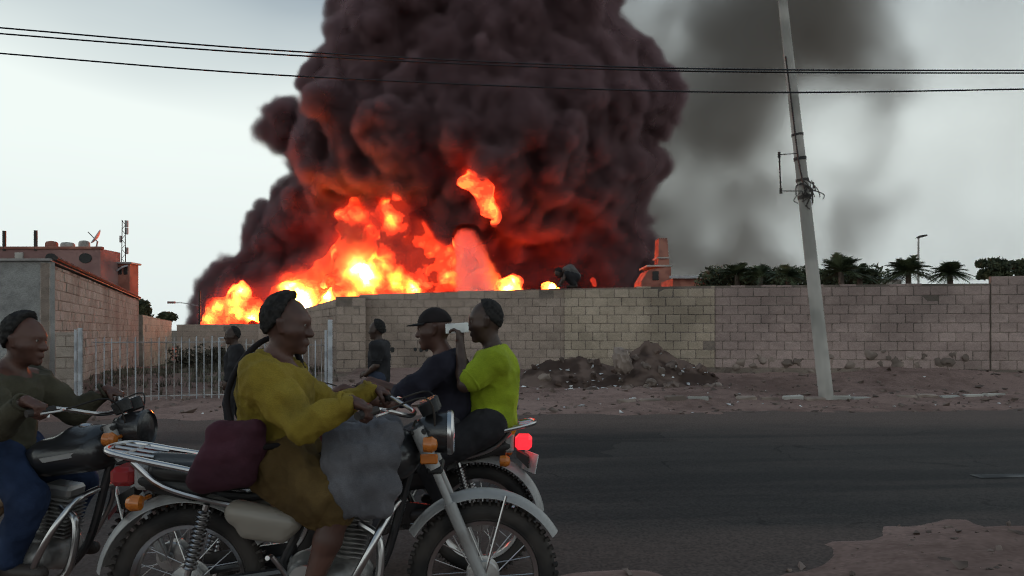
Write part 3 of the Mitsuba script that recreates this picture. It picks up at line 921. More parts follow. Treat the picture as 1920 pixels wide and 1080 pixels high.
def lattice_noise(shape, cell, seed, octaves=2):
    """Smooth noise in 0..1 on a grid, features of `cell` voxels: random lattices, enlarged."""
    out, amp, tot = np.zeros(shape, np.float32), 1.0, 0.0
    g = np.random.default_rng(seed)
    for o in range(octaves):
        c = max(cell / 2 ** o, 1.5)
        n = [int(math.ceil(s / c)) + 3 for s in shape]
        a = g.random(n, dtype=np.float32)
        off = [np.linspace(1, 1 + (s - 1) / c, s) for s in shape]
        for ax in range(3):
            i = np.floor(off[ax]).astype(int)
            t = (off[ax] - i).astype(np.float32)
            t = t * t * (3 - 2 * t)
            sh = [1, 1, 1]
            sh[ax] = -1
            t = t.reshape(sh)
            a = np.take(a, i, ax) * (1 - t) + np.take(a, i + 1, ax) * t
        out += amp * a
        tot += amp
        amp *= 0.5
    return out / tot


PUFFS = [  # px, py, radius in px, metres behind 80 m
    (705, 10, 62, 1), (745, 95, 75, 0), (625, 22, 22, 1), (655, 18, 30, 1), (618, 148, 50, 0), (535, 236, 46, 1), (592, 275, 50, 2), (615, 225, 36, 1), (650, 290, 85, -1), (665, 205, 66, -1),
    (660, 395, 92, 1), (605, 430, 80, 2), (565, 455, 62, 2), (540, 495, 52, 2), (505, 535, 58, 2), (470, 548, 50, 2), (432, 570, 44, 2), (400, 592, 24, 2), (450, 590, 50, 2), (374, 600, 18, 3), (412, 572, 36, 3), (440, 540, 46, 3), (480, 515, 50, 3), (520, 470, 60, 3), (545, 425, 55, 3), (585, 385, 50, 3), (560, 560, 70, 2), (620, 540, 80, 2),
    (800, 90, 150, 0), (900, 40, 160, 1), (1000, 90, 150, 1), (1075, 50, 80, 1), (760, 240, 135, -1), (860, 300, 150, 0), (960, 240, 165, 1), (1060, 190, 140, 1), (1135, 165, 95, 2), (1195, 190, 78, 2),
    (1240, 196, 40, 2), (1210, 160, 40, 1), (1150, 262, 72, 2), (1105, 330, 120, 2), (1120, 405, 85, 2), (1175, 470, 52, 1), (1140, 500, 65, 0), (1105, 470, 90, 1), (1000, 430, 120, 1), (900, 430, 125, 1), (800, 420, 130, 1),
    (710, 470, 110, 1), (690, 540, 80, 2), (800, 530, 90, 2), (900, 530, 90, 2), (1000, 520, 90, 2), (1090, 530, 70, 1), (1180, 515, 38, 1), (1060, 540, 60, 2), (1190, 130, 45, 2), (1130, 105, 45, 2),
    (800, -60, 140, 1), (920, -110, 190, 2), (1030, -60, 130, 2), (715, -70, 70, 2), (1110, -30, 60, 2), (870, -250, 230, 3), (1010, -260, 220, 4), (760, -200, 130, 4),
    (640, 330, 70, 0), (605, 305, 36, 1), (600, 360, 40, 2), (690, 330, 90, -1), (760, 340, 90, -2), (870, 200, 120, -3), (1000, 330, 120, -2), (930, 130, 110, -3), (820, 170, 90, -3), (1080, 420, 80, -2),
]


def puff_cluster(fld, prim, seed, n2=26, n3=9, q2=(0.26, 0.44), q3=(0.28, 0.46), n4=0):
    g = np.random.default_rng(seed)

    def dirs(n):
        d = g.normal(size=(n, 3))
        return d / np.linalg.norm(d, axis=1, keepdims=True)
    for c, r in prim:
        fld.ball(c, r * 0.96)
        m2 = int(n2 * (1.0 if r > 3 else 0.55))
        for d in dirs(m2):
            r2 = r * g.uniform(*q2)
            c2 = c + d * r * 0.84 * np.array([1, 1, 0.95])
            fld.ball(c2, r2)
            if r2 < 0.7:
                continue
            for e in dirs(n3):
                if e @ d < -0.2:
                    continue
                r3 = r2 * g.uniform(*q3)
                fld.ball(c2 + e * r2 * 0.86, r3)


H = 0.25
sm = Field((-38.0, 63.0, -0.8), (24.0, 95.0, 60.0), H)
prim = []
for px, py, r, dy in PUFFS:      # the foot of the column is sucked back, the billows above it lean out over the fire
    dy += 4.0 * float(smooth01(350, 430, py)) - 5.5 * float(smooth01(335, 275, py) * smooth01(0, 120, py) * smooth01(580, 680, px) * smooth01(1150, 1000, px))
    prim.append((at(px, py, PY + dy), r * (PY + dy) / FOC))
puff_cluster(sm, prim, 5)
shape = sm.f.shape
sm.f = np.where(sm.f > 0, sm.f, -ndimage.distance_transform_edt(sm.f <= 0).astype(np.float32) * H)
n_big, n_small = lattice_noise(shape, 15, 1, 3), lattice_noise(shape, 5, 2, 2)


def swirl(f, cell, amp, seed):
    """The field carried along by turbulence."""
    g = [np.arange(n, dtype=np.float32).reshape([-1 if i == k else 1 for k in range(3)]) for i, n in enumerate(f.shape)]
    w = [g[i] + amp * (lattice_noise(f.shape, cell, seed + i, 2) - 0.5) for i in range(3)]
    return ndimage.map_coordinates(f, w, order=1, mode='nearest')


fs = swirl(ndimage.gaussian_filter(sm.f, 0.6), 16, 11.0, 40) + (n_big - 0.5) * 1.4 + (n_small - 0.5) * 0.9 + 0.55
FIRE = [(362, 604, 9, 0), (388, 597, 14, 0), (415, 582, 18, 0), (442, 562, 22, 0), (470, 597, 22, 0), (435, 600, 22, 0), (500, 592, 26, 0), (545, 556, 28, 0), (560, 580, 34, 0), (605, 566, 32, 0), (640, 550, 36, 0),
        (690, 512, 44, 0), (655, 500, 26, 1), (730, 530, 44, 0), (775, 515, 50, 0), (742, 410, 36, -2), (765, 378, 28, -2.5), (796, 352, 26, -3), (722, 445, 26, 0), (705, 470, 36, 0),
        (760, 470, 40, 0), (620, 530, 22, 1), (942, 538, 16, 0), (958, 530, 15, 0.4), (974, 536, 14, 0), (992, 541, 11, 0), (1034, 543, 9, 0), (1050, 545, 8, 0), (1104, 538, 6, 0), (1112, 541, 5, 0), (878, 334, 16, -7.6), (890, 347, 13, -7.4), (904, 361, 12, -7.2),
        (918, 378, 11, -7.0), (927, 398, 11, -6.2), (920, 418, 11, -4.8), (690, 560, 40, 0), (590, 595, 30, 0), (520, 610, 32, 0),
        (675, 450, 40, 2.5), (700, 410, 55, 2.5), (640, 505, 40, 2.5), (760, 440, 60, 2.0), (810, 480, 60, 2.0), (720, 360, 50, 3), (590, 540, 36, 2.5), (780, 500, 60, 1.5), (710, 330, 44, 3.2),
        (750, 300, 70, 1.2), (820, 265, 66, 1.0), (690, 285, 56, 1.5), (900, 250, 60, 0.6), (990, 300, 60, 1.5), (950, 170, 70, 0.5), (860, 180, 60, -0.6)]
HOT = [(438, 556, 17, .8), (452, 548, 11, .85), (440, 585, 13, 0.65), (470, 600, 14, .6), (490, 592, 12, 0.55), (542, 532, 16, 1.1), (552, 552, 20, 1.25), (560, 572, 18, 1.1), (625, 560, 14, 0.9), (612, 552, 10, .7),
       (672, 497, 18, 1.1), (695, 508, 24, 1.3), (718, 497, 16, 1.0), (690, 525, 14, 0.9), (745, 530, 12, 1.0), (775, 540, 10, 0.9), (742, 417, 14, 1.1), (738, 398, 12, 0.8), (765, 372, 12, 0.85), (792, 370, 10, 0.8),
       (728, 380, 9, 0.6), (715, 443, 7, 0.9), (370, 600, 12, 0.6), (395, 597, 11, 0.6), (410, 575, 10, 0.75), (968, 520, 8, 0.8), (985, 536, 10, 0.6), (948, 538, 12, 0.55), (1040, 541, 12, 0.8), (1104, 528, 7, 0.8), (1163, 482, 7, 0.5),
       (880, 332, 20, 0.34), (902, 360, 14, 0.26), (924, 390, 16, 0.26), (700, 545, 10, 0.8), (660, 556, 10, 0.7)]
ff = Field((-37.0, 64.0, -0.5), (15.0, 90.0, 33.0), 0.18)
FDY = -4.5
fprim = [(at(px, py, PY + FDY + dy), r * (PY + FDY + dy) / FOC) for px, py, r, dy in FIRE]
puff_cluster(ff, fprim, 8, n2=20, n3=6, q2=(0.3, 0.55))
ff.f = np.where(ff.f > 0, ff.f, -ndimage.distance_transform_edt(ff.f <= 0).astype(np.float32) * ff.h)
f_n = lattice_noise(ff.f.shape, 12, 21, 3)
ffs = swirl(ndimage.gaussian_filter(ff.f, 0.7), 14, 16.0, 60) + (f_n - 0.5) * 2.0
halo = np.zeros(shape, np.float32)
gi = [(sm.lo[i] + H * np.arange(shape[i]) - ff.lo[i]) / ff.h for i in range(3)]
gsl = tuple(slice(int(np.searchsorted(g, 0)), int(np.searchsorted(g, n - 1))) for g, n in zip(gi, ff.f.shape))
halo[gsl] = ndimage.map_coordinates(ndimage.gaussian_filter((ffs > 0).astype(np.float32), 9.0), np.meshgrid(*[g[s_] for g, s_ in zip(gi, gsl)], indexing='ij'), order=1)
xs = (sm.lo[0] + H * np.arange(shape[0]))[:, None, None]
zs = (sm.lo[2] + H * np.arange(shape[2]))[None, None, :]
soft = 0.55 + 0.5 * smooth01(4, 16, xs) + 1.0 * smooth01(0.5, 0.75, n_big) + 0 * zs
sigma = 2.6 * smooth01(-0.15, 1, (fs + 0.1) / soft)
sigma *= 0.35 + 0.65 * smooth01(0.3, 0.6, n_small + 0.4 * smooth01(0, 1.0, fs))
sigma = np.maximum(sigma, (1.4 * smooth01(0.06, 0.5, halo) * (0.05 + 0.95 * smooth01(0.46, 0.60, n_big * 0.7 + n_small * 0.3))).astype(np.float32))
sigma[:, :, 0] = 0
core_f = np.minimum(fs - 1.5 - 0.3 * (n_small - 0.5), 40)
core = surface_nets(core_f[::2, ::2, ::2], sm.lo, 2 * H)
big = [m for m in core.split(only_watertight=False) if len(m.faces) > 200]
core = join(big)
edge_f = ndimage.maximum_filter(sigma[::3, ::3, ::3], 3)
edge_f = ndimage.gaussian_filter(edge_f, 0.7) - 0.02
shell = surface_nets(edge_f, sm.lo, 3 * H)
scene['soot'] = {'type': 'diffuse', 'reflectance': {'type': 'rgb', 'value': [0.035, 0.026, 0.026]}}
scene['no_surface'] = {'type': 'null'}
grid = mi.VolumeGrid(np.ascontiguousarray(sigma.transpose(2, 1, 0)[..., None].astype(np.float32)))
lo, ext = sm.lo - H / 2, np.array(shape) * H
medium = {'type': 'heterogeneous', 'albedo': {'type': 'rgb', 'value': [0.40, 0.27, 0.285]}, 'scale': 1.0,
          'sigma_t': {'type': 'gridvolume', 'grid': grid, 'filter_type': 'trilinear', 'wrap_mode': 'clamp', 'to_world': T().translate(lo.tolist()).scale(ext.tolist())},
          'phase': {'type': 'hg', 'g': 0.2}}
tag('smoke_plume', 'towering black smoke plume billowing above the fire behind the block wall', 'smoke')
scene['smoke_plume__thick_smoke'] = mikit.ply(core, 'soot', True)
scene['smoke_plume__thin_smoke'] = {**mikit.ply(shell, 'no_surface', False), 'interior': medium}

# flames: billows of burning vapour; what they give off follows a temperature that varies through space
flame = surface_nets(ffs, ff.lo, ff.h)
flame = join([m for m in flame.split(only_watertight=False) if len(m.faces) > 60])
V = np.array(flame.vertices)
hot = np.zeros(len(V))
for px, py, r, a in HOT:
    c = at(px, py, PY + FDY - 1.2)
    d = (V - c) * [1, 0.45, 0.85]
    hot = np.maximum(hot, a * np.exp(-(d ** 2).sum(1) / (r * SCL * 0.98) ** 2))
warp = np.stack([meshkit.fbm(V * 0.45 + 31 * k, 3, 50 + k) for k in range(3)], -1) - 0.5
W = V + warp * [3.2, 2.0, 3.6]
nz = meshkit.fbm(W * [0.62, 0.62, 0.45] + 4.0, 5, 4)
nz2 = meshkit.fbm(W * [0.25, 0.25, 0.2] + 9.0, 3, 7)
ridge = 1 - np.abs(2 * meshkit.fbm(W * [0.5, 0.5, 0.35] + 17.0, 4, 12) - 1) * 2.2
temp = hot * (0.05 + 0.80 * smooth01(0.34, 0.66, nz) + 0.45 * np.clip(ridge, 0, 1)) + (0.30 * smooth01(0.44, 0.70, nz) * smooth01(0.36, 0.64, nz2) + 0.07 * np.clip(ridge, 0, 1)) * np.exp(-np.maximum(V[:, 2] - 5, 0) / 10.0) + 0.06 * smooth01(0.38, 0.68, nz2)
FIRE_GAIN = 1.25
RAMP_T = [0.0, 0.05, 0.12, 0.22, 0.36, 0.52, 0.68, 0.85, 1.05, 1.4]
RAMP_C = np.array([[0.02, 0.001, 0.0005], [0.25, 0.013, 0.005], [1.5, 0.07, 0.018], [6.0, 0.24, 0.04], [16.0, 0.72, 0.07], [28.0, 1.7, 0.13], [40.0, 4.4, 0.36], [50.0, 12.0, 1.2], [58.0, 25.0, 4.0], [60.0, 38.0, 9.0]])
LEVELS = np.array([0.03, 0.07, 0.11, 0.16, 0.22, 0.29, 0.36, 0.44, 0.52, 0.61, 0.71, 0.83, 1.0, 1.25])
ft = temp[np.array(flame.faces)].mean(1)
ft = ft * (1 + np.random.default_rng(77).uniform(-0.09, 0.09, len(ft)))
level = np.digitize(ft, (LEVELS[1:] + LEVELS[:-1]) / 2)
tag('fire', 'roaring orange and yellow fire burning at the foot of the smoke behind the wall', 'fire')
for q, t in enumerate(LEVELS):
    name = 'dark_red_flame' if t < 0.14 else 'red_flame' if t < 0.33 else 'orange_flame' if t < 0.68 else 'yellow_flame'
    sel = np.where(level == q)[0]
    if len(sel) < 8:
        continue
    rad = [float(np.interp(t, RAMP_T, RAMP_C[:, c]) * FIRE_GAIN) for c in range(3)]
    part = trimesh.Trimesh(flame.vertices, flame.faces[sel], process=False)
    part.remove_unreferenced_vertices()
    key = put('fire__' + name, part, 'soot')
    scene[key]['emitter'] = {'type': 'area', 'radiance': {'type': 'rgb', 'value': rad}}
    labels[key] = {'kind': 'stuff'}

# the thin grey smoke that drifts off to the right, behind the plume
DRIFT = [(1380, 60, 110), (1440, 150, 120), (1330, 170, 60), (1450, 250, 130), (1560, 60, 110), (1400, 340, 110), (1310, 380, 100), (1270, 440, 80), (1330, 470, 70), (1450, 360, 90), (1240, 330, 90),
         (1250, 70, 110), (1330, 10, 120), (1500, -60, 160), (1600, 0, 110), (1250, 490, 60), (1520, 180, 90), (1290, 260, 80), (1200, 420, 80), (1650, 120, 60), (1560, 400, 45), (1640, 30, 80), (1290, 330, 110), (1240, 430, 90), (1350, 250, 100), (1230, 200, 90), (1250, 150, 70), (1260, 300, 100), (1290, 365, 100), (1235, 400, 75), (1335, 300, 85), (1380, 440, 80), (1430, -40, 150)]
DY, HD = 112.0, 0.9
dr_f = Field((12.0, 100.0, 1.0), (100.0, 126.0, 62.0), HD)
for px, py, r in DRIFT:
    dr_f.ball(at(px, py, DY), r * DY / FOC, 4.0)
ds = dr_f.f.shape
dr_f.f = np.where(dr_f.f > 0, dr_f.f, -ndimage.distance_transform_edt(dr_f.f <= 0).astype(np.float32) * HD)
d1, d2 = lattice_noise(ds, 12, 71, 3), lattice_noise(ds, 26, 73, 2)
dens = smooth01(-5.0, 8.0, dr_f.f + (d1 - 0.5) * 15 + (d2 - 0.5) * 8) * (0.36 + 0.74 * smooth01(0.30, 0.66, d1))
xr = (dr_f.lo[0] + HD * np.arange(ds[0]))[:, None, None]
dens = np.maximum(dens, 0.085 * smooth01(26, 50, xr) * smooth01(0.2, 0.8, d1 * 0.6 + d2 * 0.4) * smooth01(100, 92, xr))
dens = swirl(dens.astype(np.float32), 11, 13.0, 90)
yy = (dr_f.lo[1] + HD * np.arange(ds[1]))[None, :, None]
dens *= smooth01(100, 104, yy) * smooth01(126, 122, yy)
dens[[0, -1]] = 0
dens[:, :, [0, -1]] = 0
d_lo, d_ext = dr_f.lo - HD / 2, np.array(ds) * HD
tag('drifting_smoke', 'thin grey smoke drifting to the right of the black plume', 'smoke', kind='stuff')
scene['drifting_smoke'] = {'type': 'cube', 'to_world': T().translate((d_lo + d_ext / 2).tolist()).scale((d_ext / 2 - 0.01).tolist()), 'bsdf': {'type': 'ref', 'id': 'no_surface'},
                           'interior': {'type': 'heterogeneous', 'albedo': {'type': 'rgb', 'value': [0.62, 0.585, 0.55]}, 'scale': 0.30,
                                        'sigma_t': {'type': 'gridvolume', 'grid': mi.VolumeGrid(np.ascontiguousarray(dens.transpose(2, 1, 0)[..., None].astype(np.float32))),
                                                    'to_world': T().translate(d_lo.tolist()).scale(d_ext.tolist())}, 'phase': {'type': 'hg', 'g': 0.3}}}
# ---------------------------------------------------------------- fan of water sprayed at the fire from behind the wall
WY, HW = 66.2, 0.16
wf = Field(at(838, 560, WY) * [1, 0, 1] + [0, WY - 2.6, -1.2], at(985, 408, WY) * [1, 0, 1] + [0, WY + 2.6, 0.4], HW)
wshape = wf.f.shape
wx = (wf.lo[0] + HW * np.arange(wshape[0]))[:, None, None]
wy = (wf.lo[1] + HW * np.arange(wshape[1]))[None, :, None]
wz = (wf.lo[2] + HW * np.arange(wshape[2]))[None, None, :]
ztop, zbot = at(0, 426, WY)[2], at(0, 560, WY)[2]
tt = np.clip((ztop - wz) / (ztop - zbot), 0, 1.2)                 # 0 at the crest, 1 at the wall
lx = at(851, 0, WY)[0] + 0.85 * (1 - np.minimum(tt / 0.16, 1)) ** 2 + 0.10 * tt
rxx = at(884, 0, WY)[0] + (at(952, 0, WY)[0] - at(884, 0, WY)[0]) * np.minimum(tt, 1.1) ** 0.72
wn = lattice_noise(wshape, 5, 211, 3)
streaks = lattice_noise((wshape[0], wshape[1], 3), 2.2, 212, 2)[:, :, :1]
lxw = lx + 0.5 * (wn - 0.5)
u_ = np.clip((wx - lxw) / np.maximum(rxx + 0.6 * (wn - 0.5) - lxw, 0.05), -1, 2)
mid = np.sqrt(np.clip(tt, 0.02, 1)) * 1.25
dn = smooth01(0.0, 0.10, u_) * (1 - smooth01(0.6, 1.05, u_)) * np.exp(-((wy - WY) / mid) ** 2) * (ztop - wz > 0) * smooth01(0, 0.07, tt)
dn = (dn * (0.55 + 0.9 * streaks) * (0.7 + 0.6 * wn)).astype(np.float32)
for k in (0, -1):
    dn[k], dn[:, k], dn[:, :, k] = 0, 0, 0
w_lo, w_ext = wf.lo - HW / 2, np.array(wshape) * HW
wsh = surface_nets(ndimage.gaussian_filter(ndimage.maximum_filter(dn, 3), 0.8) - 0.012, wf.lo, HW)
tag('water_jet', 'tall fan of water spray glowing orange in front of the flames', 'water jet')
scene['water_jet'] = {**mikit.ply(wsh, 'no_surface', False), 'interior': {'type': 'heterogeneous', 'albedo': {'type': 'rgb', 'value': [0.97, 0.97, 0.975]}, 'scale': 3.4,
                      'sigma_t': {'type': 'gridvolume', 'grid': mi.VolumeGrid(np.ascontiguousarray(dn.transpose(2, 1, 0)[..., None])), 'to_world': T().translate(w_lo.tolist()).scale(w_ext.tolist())}, 'phase': {'type': 'hg', 'g': 0.85}}}

# ---------------------------------------------------------------- motorcycles (local frame: x forward from the rear axle, y to the left, z up from the ground)
def paint(rgb, rough=0.25, coat=0.6, dirt=(0.10, 0.08, 0.07)):
    c, dc = tuple(map(float, rgb)), tuple(map(float, dirt))

    def fn(p, n, uv):
        a = mikit.fbm(p.x * 9, p.y * 9, p.z * 9, 3)
        low = mikit.smoothstep(0.9, 0.35, p.z)
        return mikit.mix(c, dc, mikit.smoothstep(0.45, 0.8, a) * (0.15 + 0.45 * low))
    return {'type': 'twosided', 'bsdf': {'type': 'principled', 'base_color': mikit.proc(fn), 'roughness': rough, 'specular': 0.5, 'clearcoat': coat, 'clearcoat_gloss': 0.85}}


scene['rubber'] = noisy((0.014, 0.013, 0.013), (0.045, 0.038, 0.034), 6.0, 0.75)
scene['chrome'] = {'type': 'twosided', 'bsdf': {'type': 'principled', 'base_color': {'type': 'rgb', 'value': [0.50, 0.49, 0.49]}, 'metallic': 1.0, 'roughness': 0.24}}
scene['alloy'] = {'type': 'twosided', 'bsdf': {'type': 'principled', 'base_color': {'type': 'rgb', 'value': [0.46, 0.45, 0.44]}, 'metallic': 0.85, 'roughness': 0.38}}
scene['silver_paint'] = paint((0.25, 0.245, 0.24), 0.35, 0.3)
scene['black_paint'] = paint((0.018, 0.018, 0.020), 0.25, 0.7, (0.05, 0.042, 0.037))
scene['black_plastic'] = noisy((0.013, 0.013, 0.014), (0.030, 0.028, 0.027), 8.0, 0.5)
scene['seat_vinyl'] = noisy((0.014, 0.013, 0.013), (0.026, 0.024, 0.023), 11.0, 0.38)
scene['red_paint'] = paint((0.22, 0.018, 0.018))
scene['maroon_paint'] = paint((0.09, 0.020, 0.022))
scene['blue_paint'] = paint((0.010, 0.024, 0.075))
scene['cream_panel'] = paint((0.22, 0.195, 0.165), 0.4, 0.2)
scene['tan_panel'] = paint((0.26, 0.18, 0.115), 0.6, 0.0)
scene['rust_red'] = paint((0.16, 0.055, 0.04), 0.5, 0.1)
scene['amber_lens'] = {'type': 'twosided', 'bsdf': {'type': 'principled', 'base_color': {'type': 'rgb', 'value': [0.42, 0.12, 0.012]}, 'roughness': 0.15, 'clearcoat': 1.0}}
scene['red_lens'] = {'type': 'twosided', 'bsdf': {'type': 'principled', 'base_color': {'type': 'rgb', 'value': [0.25, 0.012, 0.014]}, 'roughness': 0.15, 'clearcoat': 1.0}}
scene['glass_lens'] = {'type': 'twosided', 'bsdf': {'type': 'principled', 'base_color': {'type': 'rgb', 'value': [0.62, 0.65, 0.68]}, 'roughness': 0.08, 'metallic': 0.3, 'clearcoat': 1.0}}
scene['plate_white'] = noisy((0.50, 0.51, 0.50), (0.68, 0.69, 0.67), 14.0, 0.45)
scene['engine_metal'] = noisy((0.16, 0.15, 0.145), (0.33, 0.32, 0.31), 11.0, 0.45, metallic=0.5)


def arc(cx, cz, r, a0, a1, n, width, thick, y=0.0, lip=0.0):
    """A mudguard: an arc of a ring in the wheel plane, curved across its width."""
    a = np.radians(np.linspace(a0, a1, n))
    w = np.linspace(-1, 1, 9)
    v = []
    for sgn in (0, 1):
        rr = r + (thick if sgn else 0) - lip * np.abs(w) ** 2.4 * 1.0
        for k in a:
            for q, ww in enumerate(w):
                v.append([cx + rr[q] * np.cos(k), y + ww * width / 2, cz + rr[q] * np.sin(k)])
    v = np.array(v)
    f = []
    m = len(w)
    N = n * m
    for i in range(n - 1):
        for j in range(m - 1):
            b = i * m + j
            f += [[b, b + 1, b + m + 1, b + m], [N + b, N + b + m, N + b + m + 1, N + b + 1]]
    for i in range(n - 1):
        for j in (0, m - 1):
            b = i * m + j
            q = [b, b + m, N + b + m, N + b]
            f.append(q if j == 0 else q[::-1])
    for i in (0, n - 1):
        for j in range(m - 1):
            b = i * m + j
            q = [b, N + b, N + b + 1, b + 1]
            f.append(q if i == 0 else q[::-1])
    f = np.array(f)
    return trimesh.Trimesh(v, np.vstack([f[:, [0, 1, 2]], f[:, [0, 2, 3]]]), process=False)


def blob(bones, h=0.012, k=0.03, cut=(), noise=0.0, seed=0):
    """A smooth solid from (a, b, ra, rb) bones."""
    pts = np.array([p for b in bones for p in b[:2]], float)
    rm = max(max(b[2], b[3]) for b in bones) + k + 3 * h
    F = Field(pts.min(0) - rm, pts.max(0) + rm, h)
    for a, b, ra, rb in bones:
        F.bone(a, b, ra, rb, k)
    g = F.points() if cut else None
    for p, n in cut:
        F.f = np.minimum(F.f, (g - np.asarray(p)) @ unit(n))
    m = F.mesh()
    if noise:
        m.vertices += m.vertex_normals * ((meshkit.fbm(m.vertices * 11, 3, seed) - 0.5) * noise)[:, None]
    return m


WR = 0.325          # wheel radius with tyre


def motorcycle(key, M, tank, panel, fender, label, lamp_on=False, guard=False, seat_tail=-0.20, lamp=('chrome', 'glass_lens')):
    R4 = np.asarray(M, float)

    def P(part, mesh, mat, smooth=35, lab=None):
        m = (join(mesh) if isinstance(mesh, list) else mesh).copy()
        m.apply_transform(R4)
        k = put(f'{key}__{part}', m, mat, smooth)
        if lab:
            labels[k] = lab
        return k
    wb = 1.27
    for name, cx, tw in (('rear_wheel', 0.0, 0.046), ('front_wheel', wb, 0.040)):
        tyre = []
        for t in np.linspace(0, 2 * np.pi, 17):
            tyre.append((WR - 0.045 + 0.045 * math.cos(t) * (0.94 if math.cos(t) > .9 else 1), tw * math.sin(t)))
        P(f'{name}__tyre', moved(lathe(tyre, 56), (cx, 0, WR)), 'rubber', 50)
        lug = []
        for q in range(52):
            a = q * 2 * np.pi / 52
            for s in (-1, 1):
                b = box(0.010, 0.030, 0.020, (0, s * 0.022, WR - 0.001))
                b.apply_transform(trimesh.transformations.rotation_matrix(a + s * 0.03, [0, 1, 0]))
                lug.append(moved(b, (cx, 0, WR)))
        k = P(f'{name}__tread', lug, 'rubber', False)
        labels[k] = {'kind': 'stuff'}
        P(f'{name}__rim', moved(lathe([(0.226, -0.028), (0.244, -0.034), (0.247, -0.028), (0.232, -0.012), (0.230, 0), (0.232, 0.012), (0.247, 0.028), (0.244, 0.034), (0.226, 0.028), (0.222, 0), (0.226, -0.028)], 48), (cx, 0, WR)), 'chrome', 50)
        P(f'{name}__hub', moved(lathe([(0.0, -0.066), (0.022, -0.066), (0.026, -0.05), (0.070, -0.045), (0.074, -0.03), (0.034, -0.02), (0.034, 0.02), (0.074, 0.03), (0.070, 0.045), (0.026, 0.05), (0.022, 0.066), (0, 0.066)], 24), (cx, 0, WR)), 'alloy', 40)
        for q in range(20):
            a = q * 2 * np.pi / 20
            a2 = a + (0.30 if q % 2 else -0.30)
            s = 1 if (q // 2) % 2 else -1
            P(f'{name}__spoke', tube([[cx + 0.066 * math.cos(a), s * 0.034, WR + 0.066 * math.sin(a)], [cx + 0.232 * math.cos(a2), s * 0.006, WR + 0.232 * math.sin(a2)]], 0.0026, 5), 'chrome')
    top = np.array([0.985, 0, 0.985])
    ax = np.array([wb, 0, WR])
    for s in (-1, 1):
        o = np.array([0, s * 0.088, 0])
        mid = top + (ax - top) * 0.52
        k = P('fork_leg', [tube([top + o, mid + o], 0.0165, 12), tube([mid + o - (ax - top) * 0.03, ax + o], [0.027, 0.024], 12)], 'silver_paint')
        P('fork_leg_gaiter' if False else 'fork_cover', tube([top + o, top + (ax - top) * 0.26 + o], 0.031, 12), 'silver_paint')
        P('fork_reflector', box(0.075, 0.014, 0.042, top + (ax - top) * 0.19 + o * 1.42, 0.005), 'amber_lens')
    for f in (0.02, 0.27):
        P('fork_bridge', box(0.07, 0.23, 0.028, top + (ax - top) * f, 0.008), 'black_plastic')
    P('front_fender', arc(wb, WR, WR + 0.055, 30, 148, 22, 0.125, 0.004, lip=0.03), fender, 50)
    P('fender_stay', [tube([[wb + 0.10, s * 0.062, WR + 0.36], [wb, s * 0.085, WR]], 0.006, 6) for s in (-1, 1)], 'chrome')
    # steering
    gz = 1.075
    hb = curve([(0.79, -0.37, gz), (0.84, -0.27, gz + 0.01), (0.945, -0.12, 1.045), (0.965, 0, 1.04), (0.945, 0.12, 1.045), (0.84, 0.27, gz + 0.01), (0.79, 0.37, gz)], 30)
    P('handlebar', tube(hb, 0.011, 10), 'chrome')
    for s in (-1, 1):
        P('grip', tube([(0.79 - 0.012, s * 0.385, gz - 0.002), (0.838, s * 0.275, gz + 0.009)], 0.0175, 10), 'rubber')
        P('brake_lever', tube(curve([(0.85, s * 0.25, gz + 0.01), (0.885, s * 0.30, gz + 0.004), (0.855, s * 0.40, gz)], 8), 0.006, 6), 'alloy')
        P('turn_signal', [tube([(1.045, s * 0.06, 0.93), (1.045, s * 0.15, 0.93)], 0.009, 6), moved(lathe([(0, -0.03), (0.03, -0.025), (0.034, 0.01), (0.022, 0.03), (0, 0.034)], 14, 'x'), (1.045, s * 0.185, 0.93))], 'amber_lens')
        P('turn_signal', [tube([(-0.15, s * 0.05, 0.70), (-0.15, s * 0.15, 0.70)], 0.009, 6), moved(lathe([(0, -0.034), (0.022, -0.03), (0.034, -0.01), (0.03, 0.025), (0, 0.03)], 14, 'x'), (-0.155, s * 0.18, 0.70))], 'amber_lens')
        P('footpeg', [tube([(0.52, s * 0.10, 0.305), (0.53, s * 0.27, 0.305)], 0.016, 8)], 'rubber')
        P('shock_absorber', [tube([(0.03, s * 0.13, 0.36), (0.115, s * 0.13, 0.68)], 0.014, 8)] + [moved(lathe([(0.024, -0.006), (0.031, 0), (0.024, 0.006)], 14, 'z'), np.array([0.03, s * 0.13, 0.36]) + np.array([0.085, 0, 0.32]) * f, rot([0, 1, 0], 15)) for f in np.linspace(0.18, 0.9, 13)], 'chrome')
        P('side_panel', blob([((0.24, s * 0.115, 0.64), (0.46, s * 0.125, 0.60), 0.055, 0.05), ((0.28, s * 0.118, 0.57), (0.42, s * 0.122, 0.55), 0.04, 0.04)], 0.012, 0.04), panel, True)
        P('swingarm', tube([(0, s * 0.10, WR), (0.25, s * 0.10, 0.36), (0.42, s * 0.09, 0.38)], 0.02, 8), 'black_paint')
    P('headlight__shell', moved(lathe([(0.0, -0.13), (0.05, -0.125), (0.082, -0.08), (0.092, 0.0), (0.095, 0.02), (0.088, 0.03)], 28, 'x'), (1.10, 0, 0.955)), 'black_paint', 40)
    P('headlight__bezel', moved(lathe([(0.086, 0.012), (0.099, 0.015), (0.100, 0.032), (0.088, 0.042), (0.083, 0.03)], 28, 'x'), (1.10, 0, 0.955)), lamp[0], 40)
    P('headlight__lens', moved(lathe([(0.0, 0.046), (0.05, 0.042), (0.085, 0.03), (0.085, 0.02), (0, 0.02)], 24, 'x'), (1.10, 0, 0.955)), lamp[1], 40)
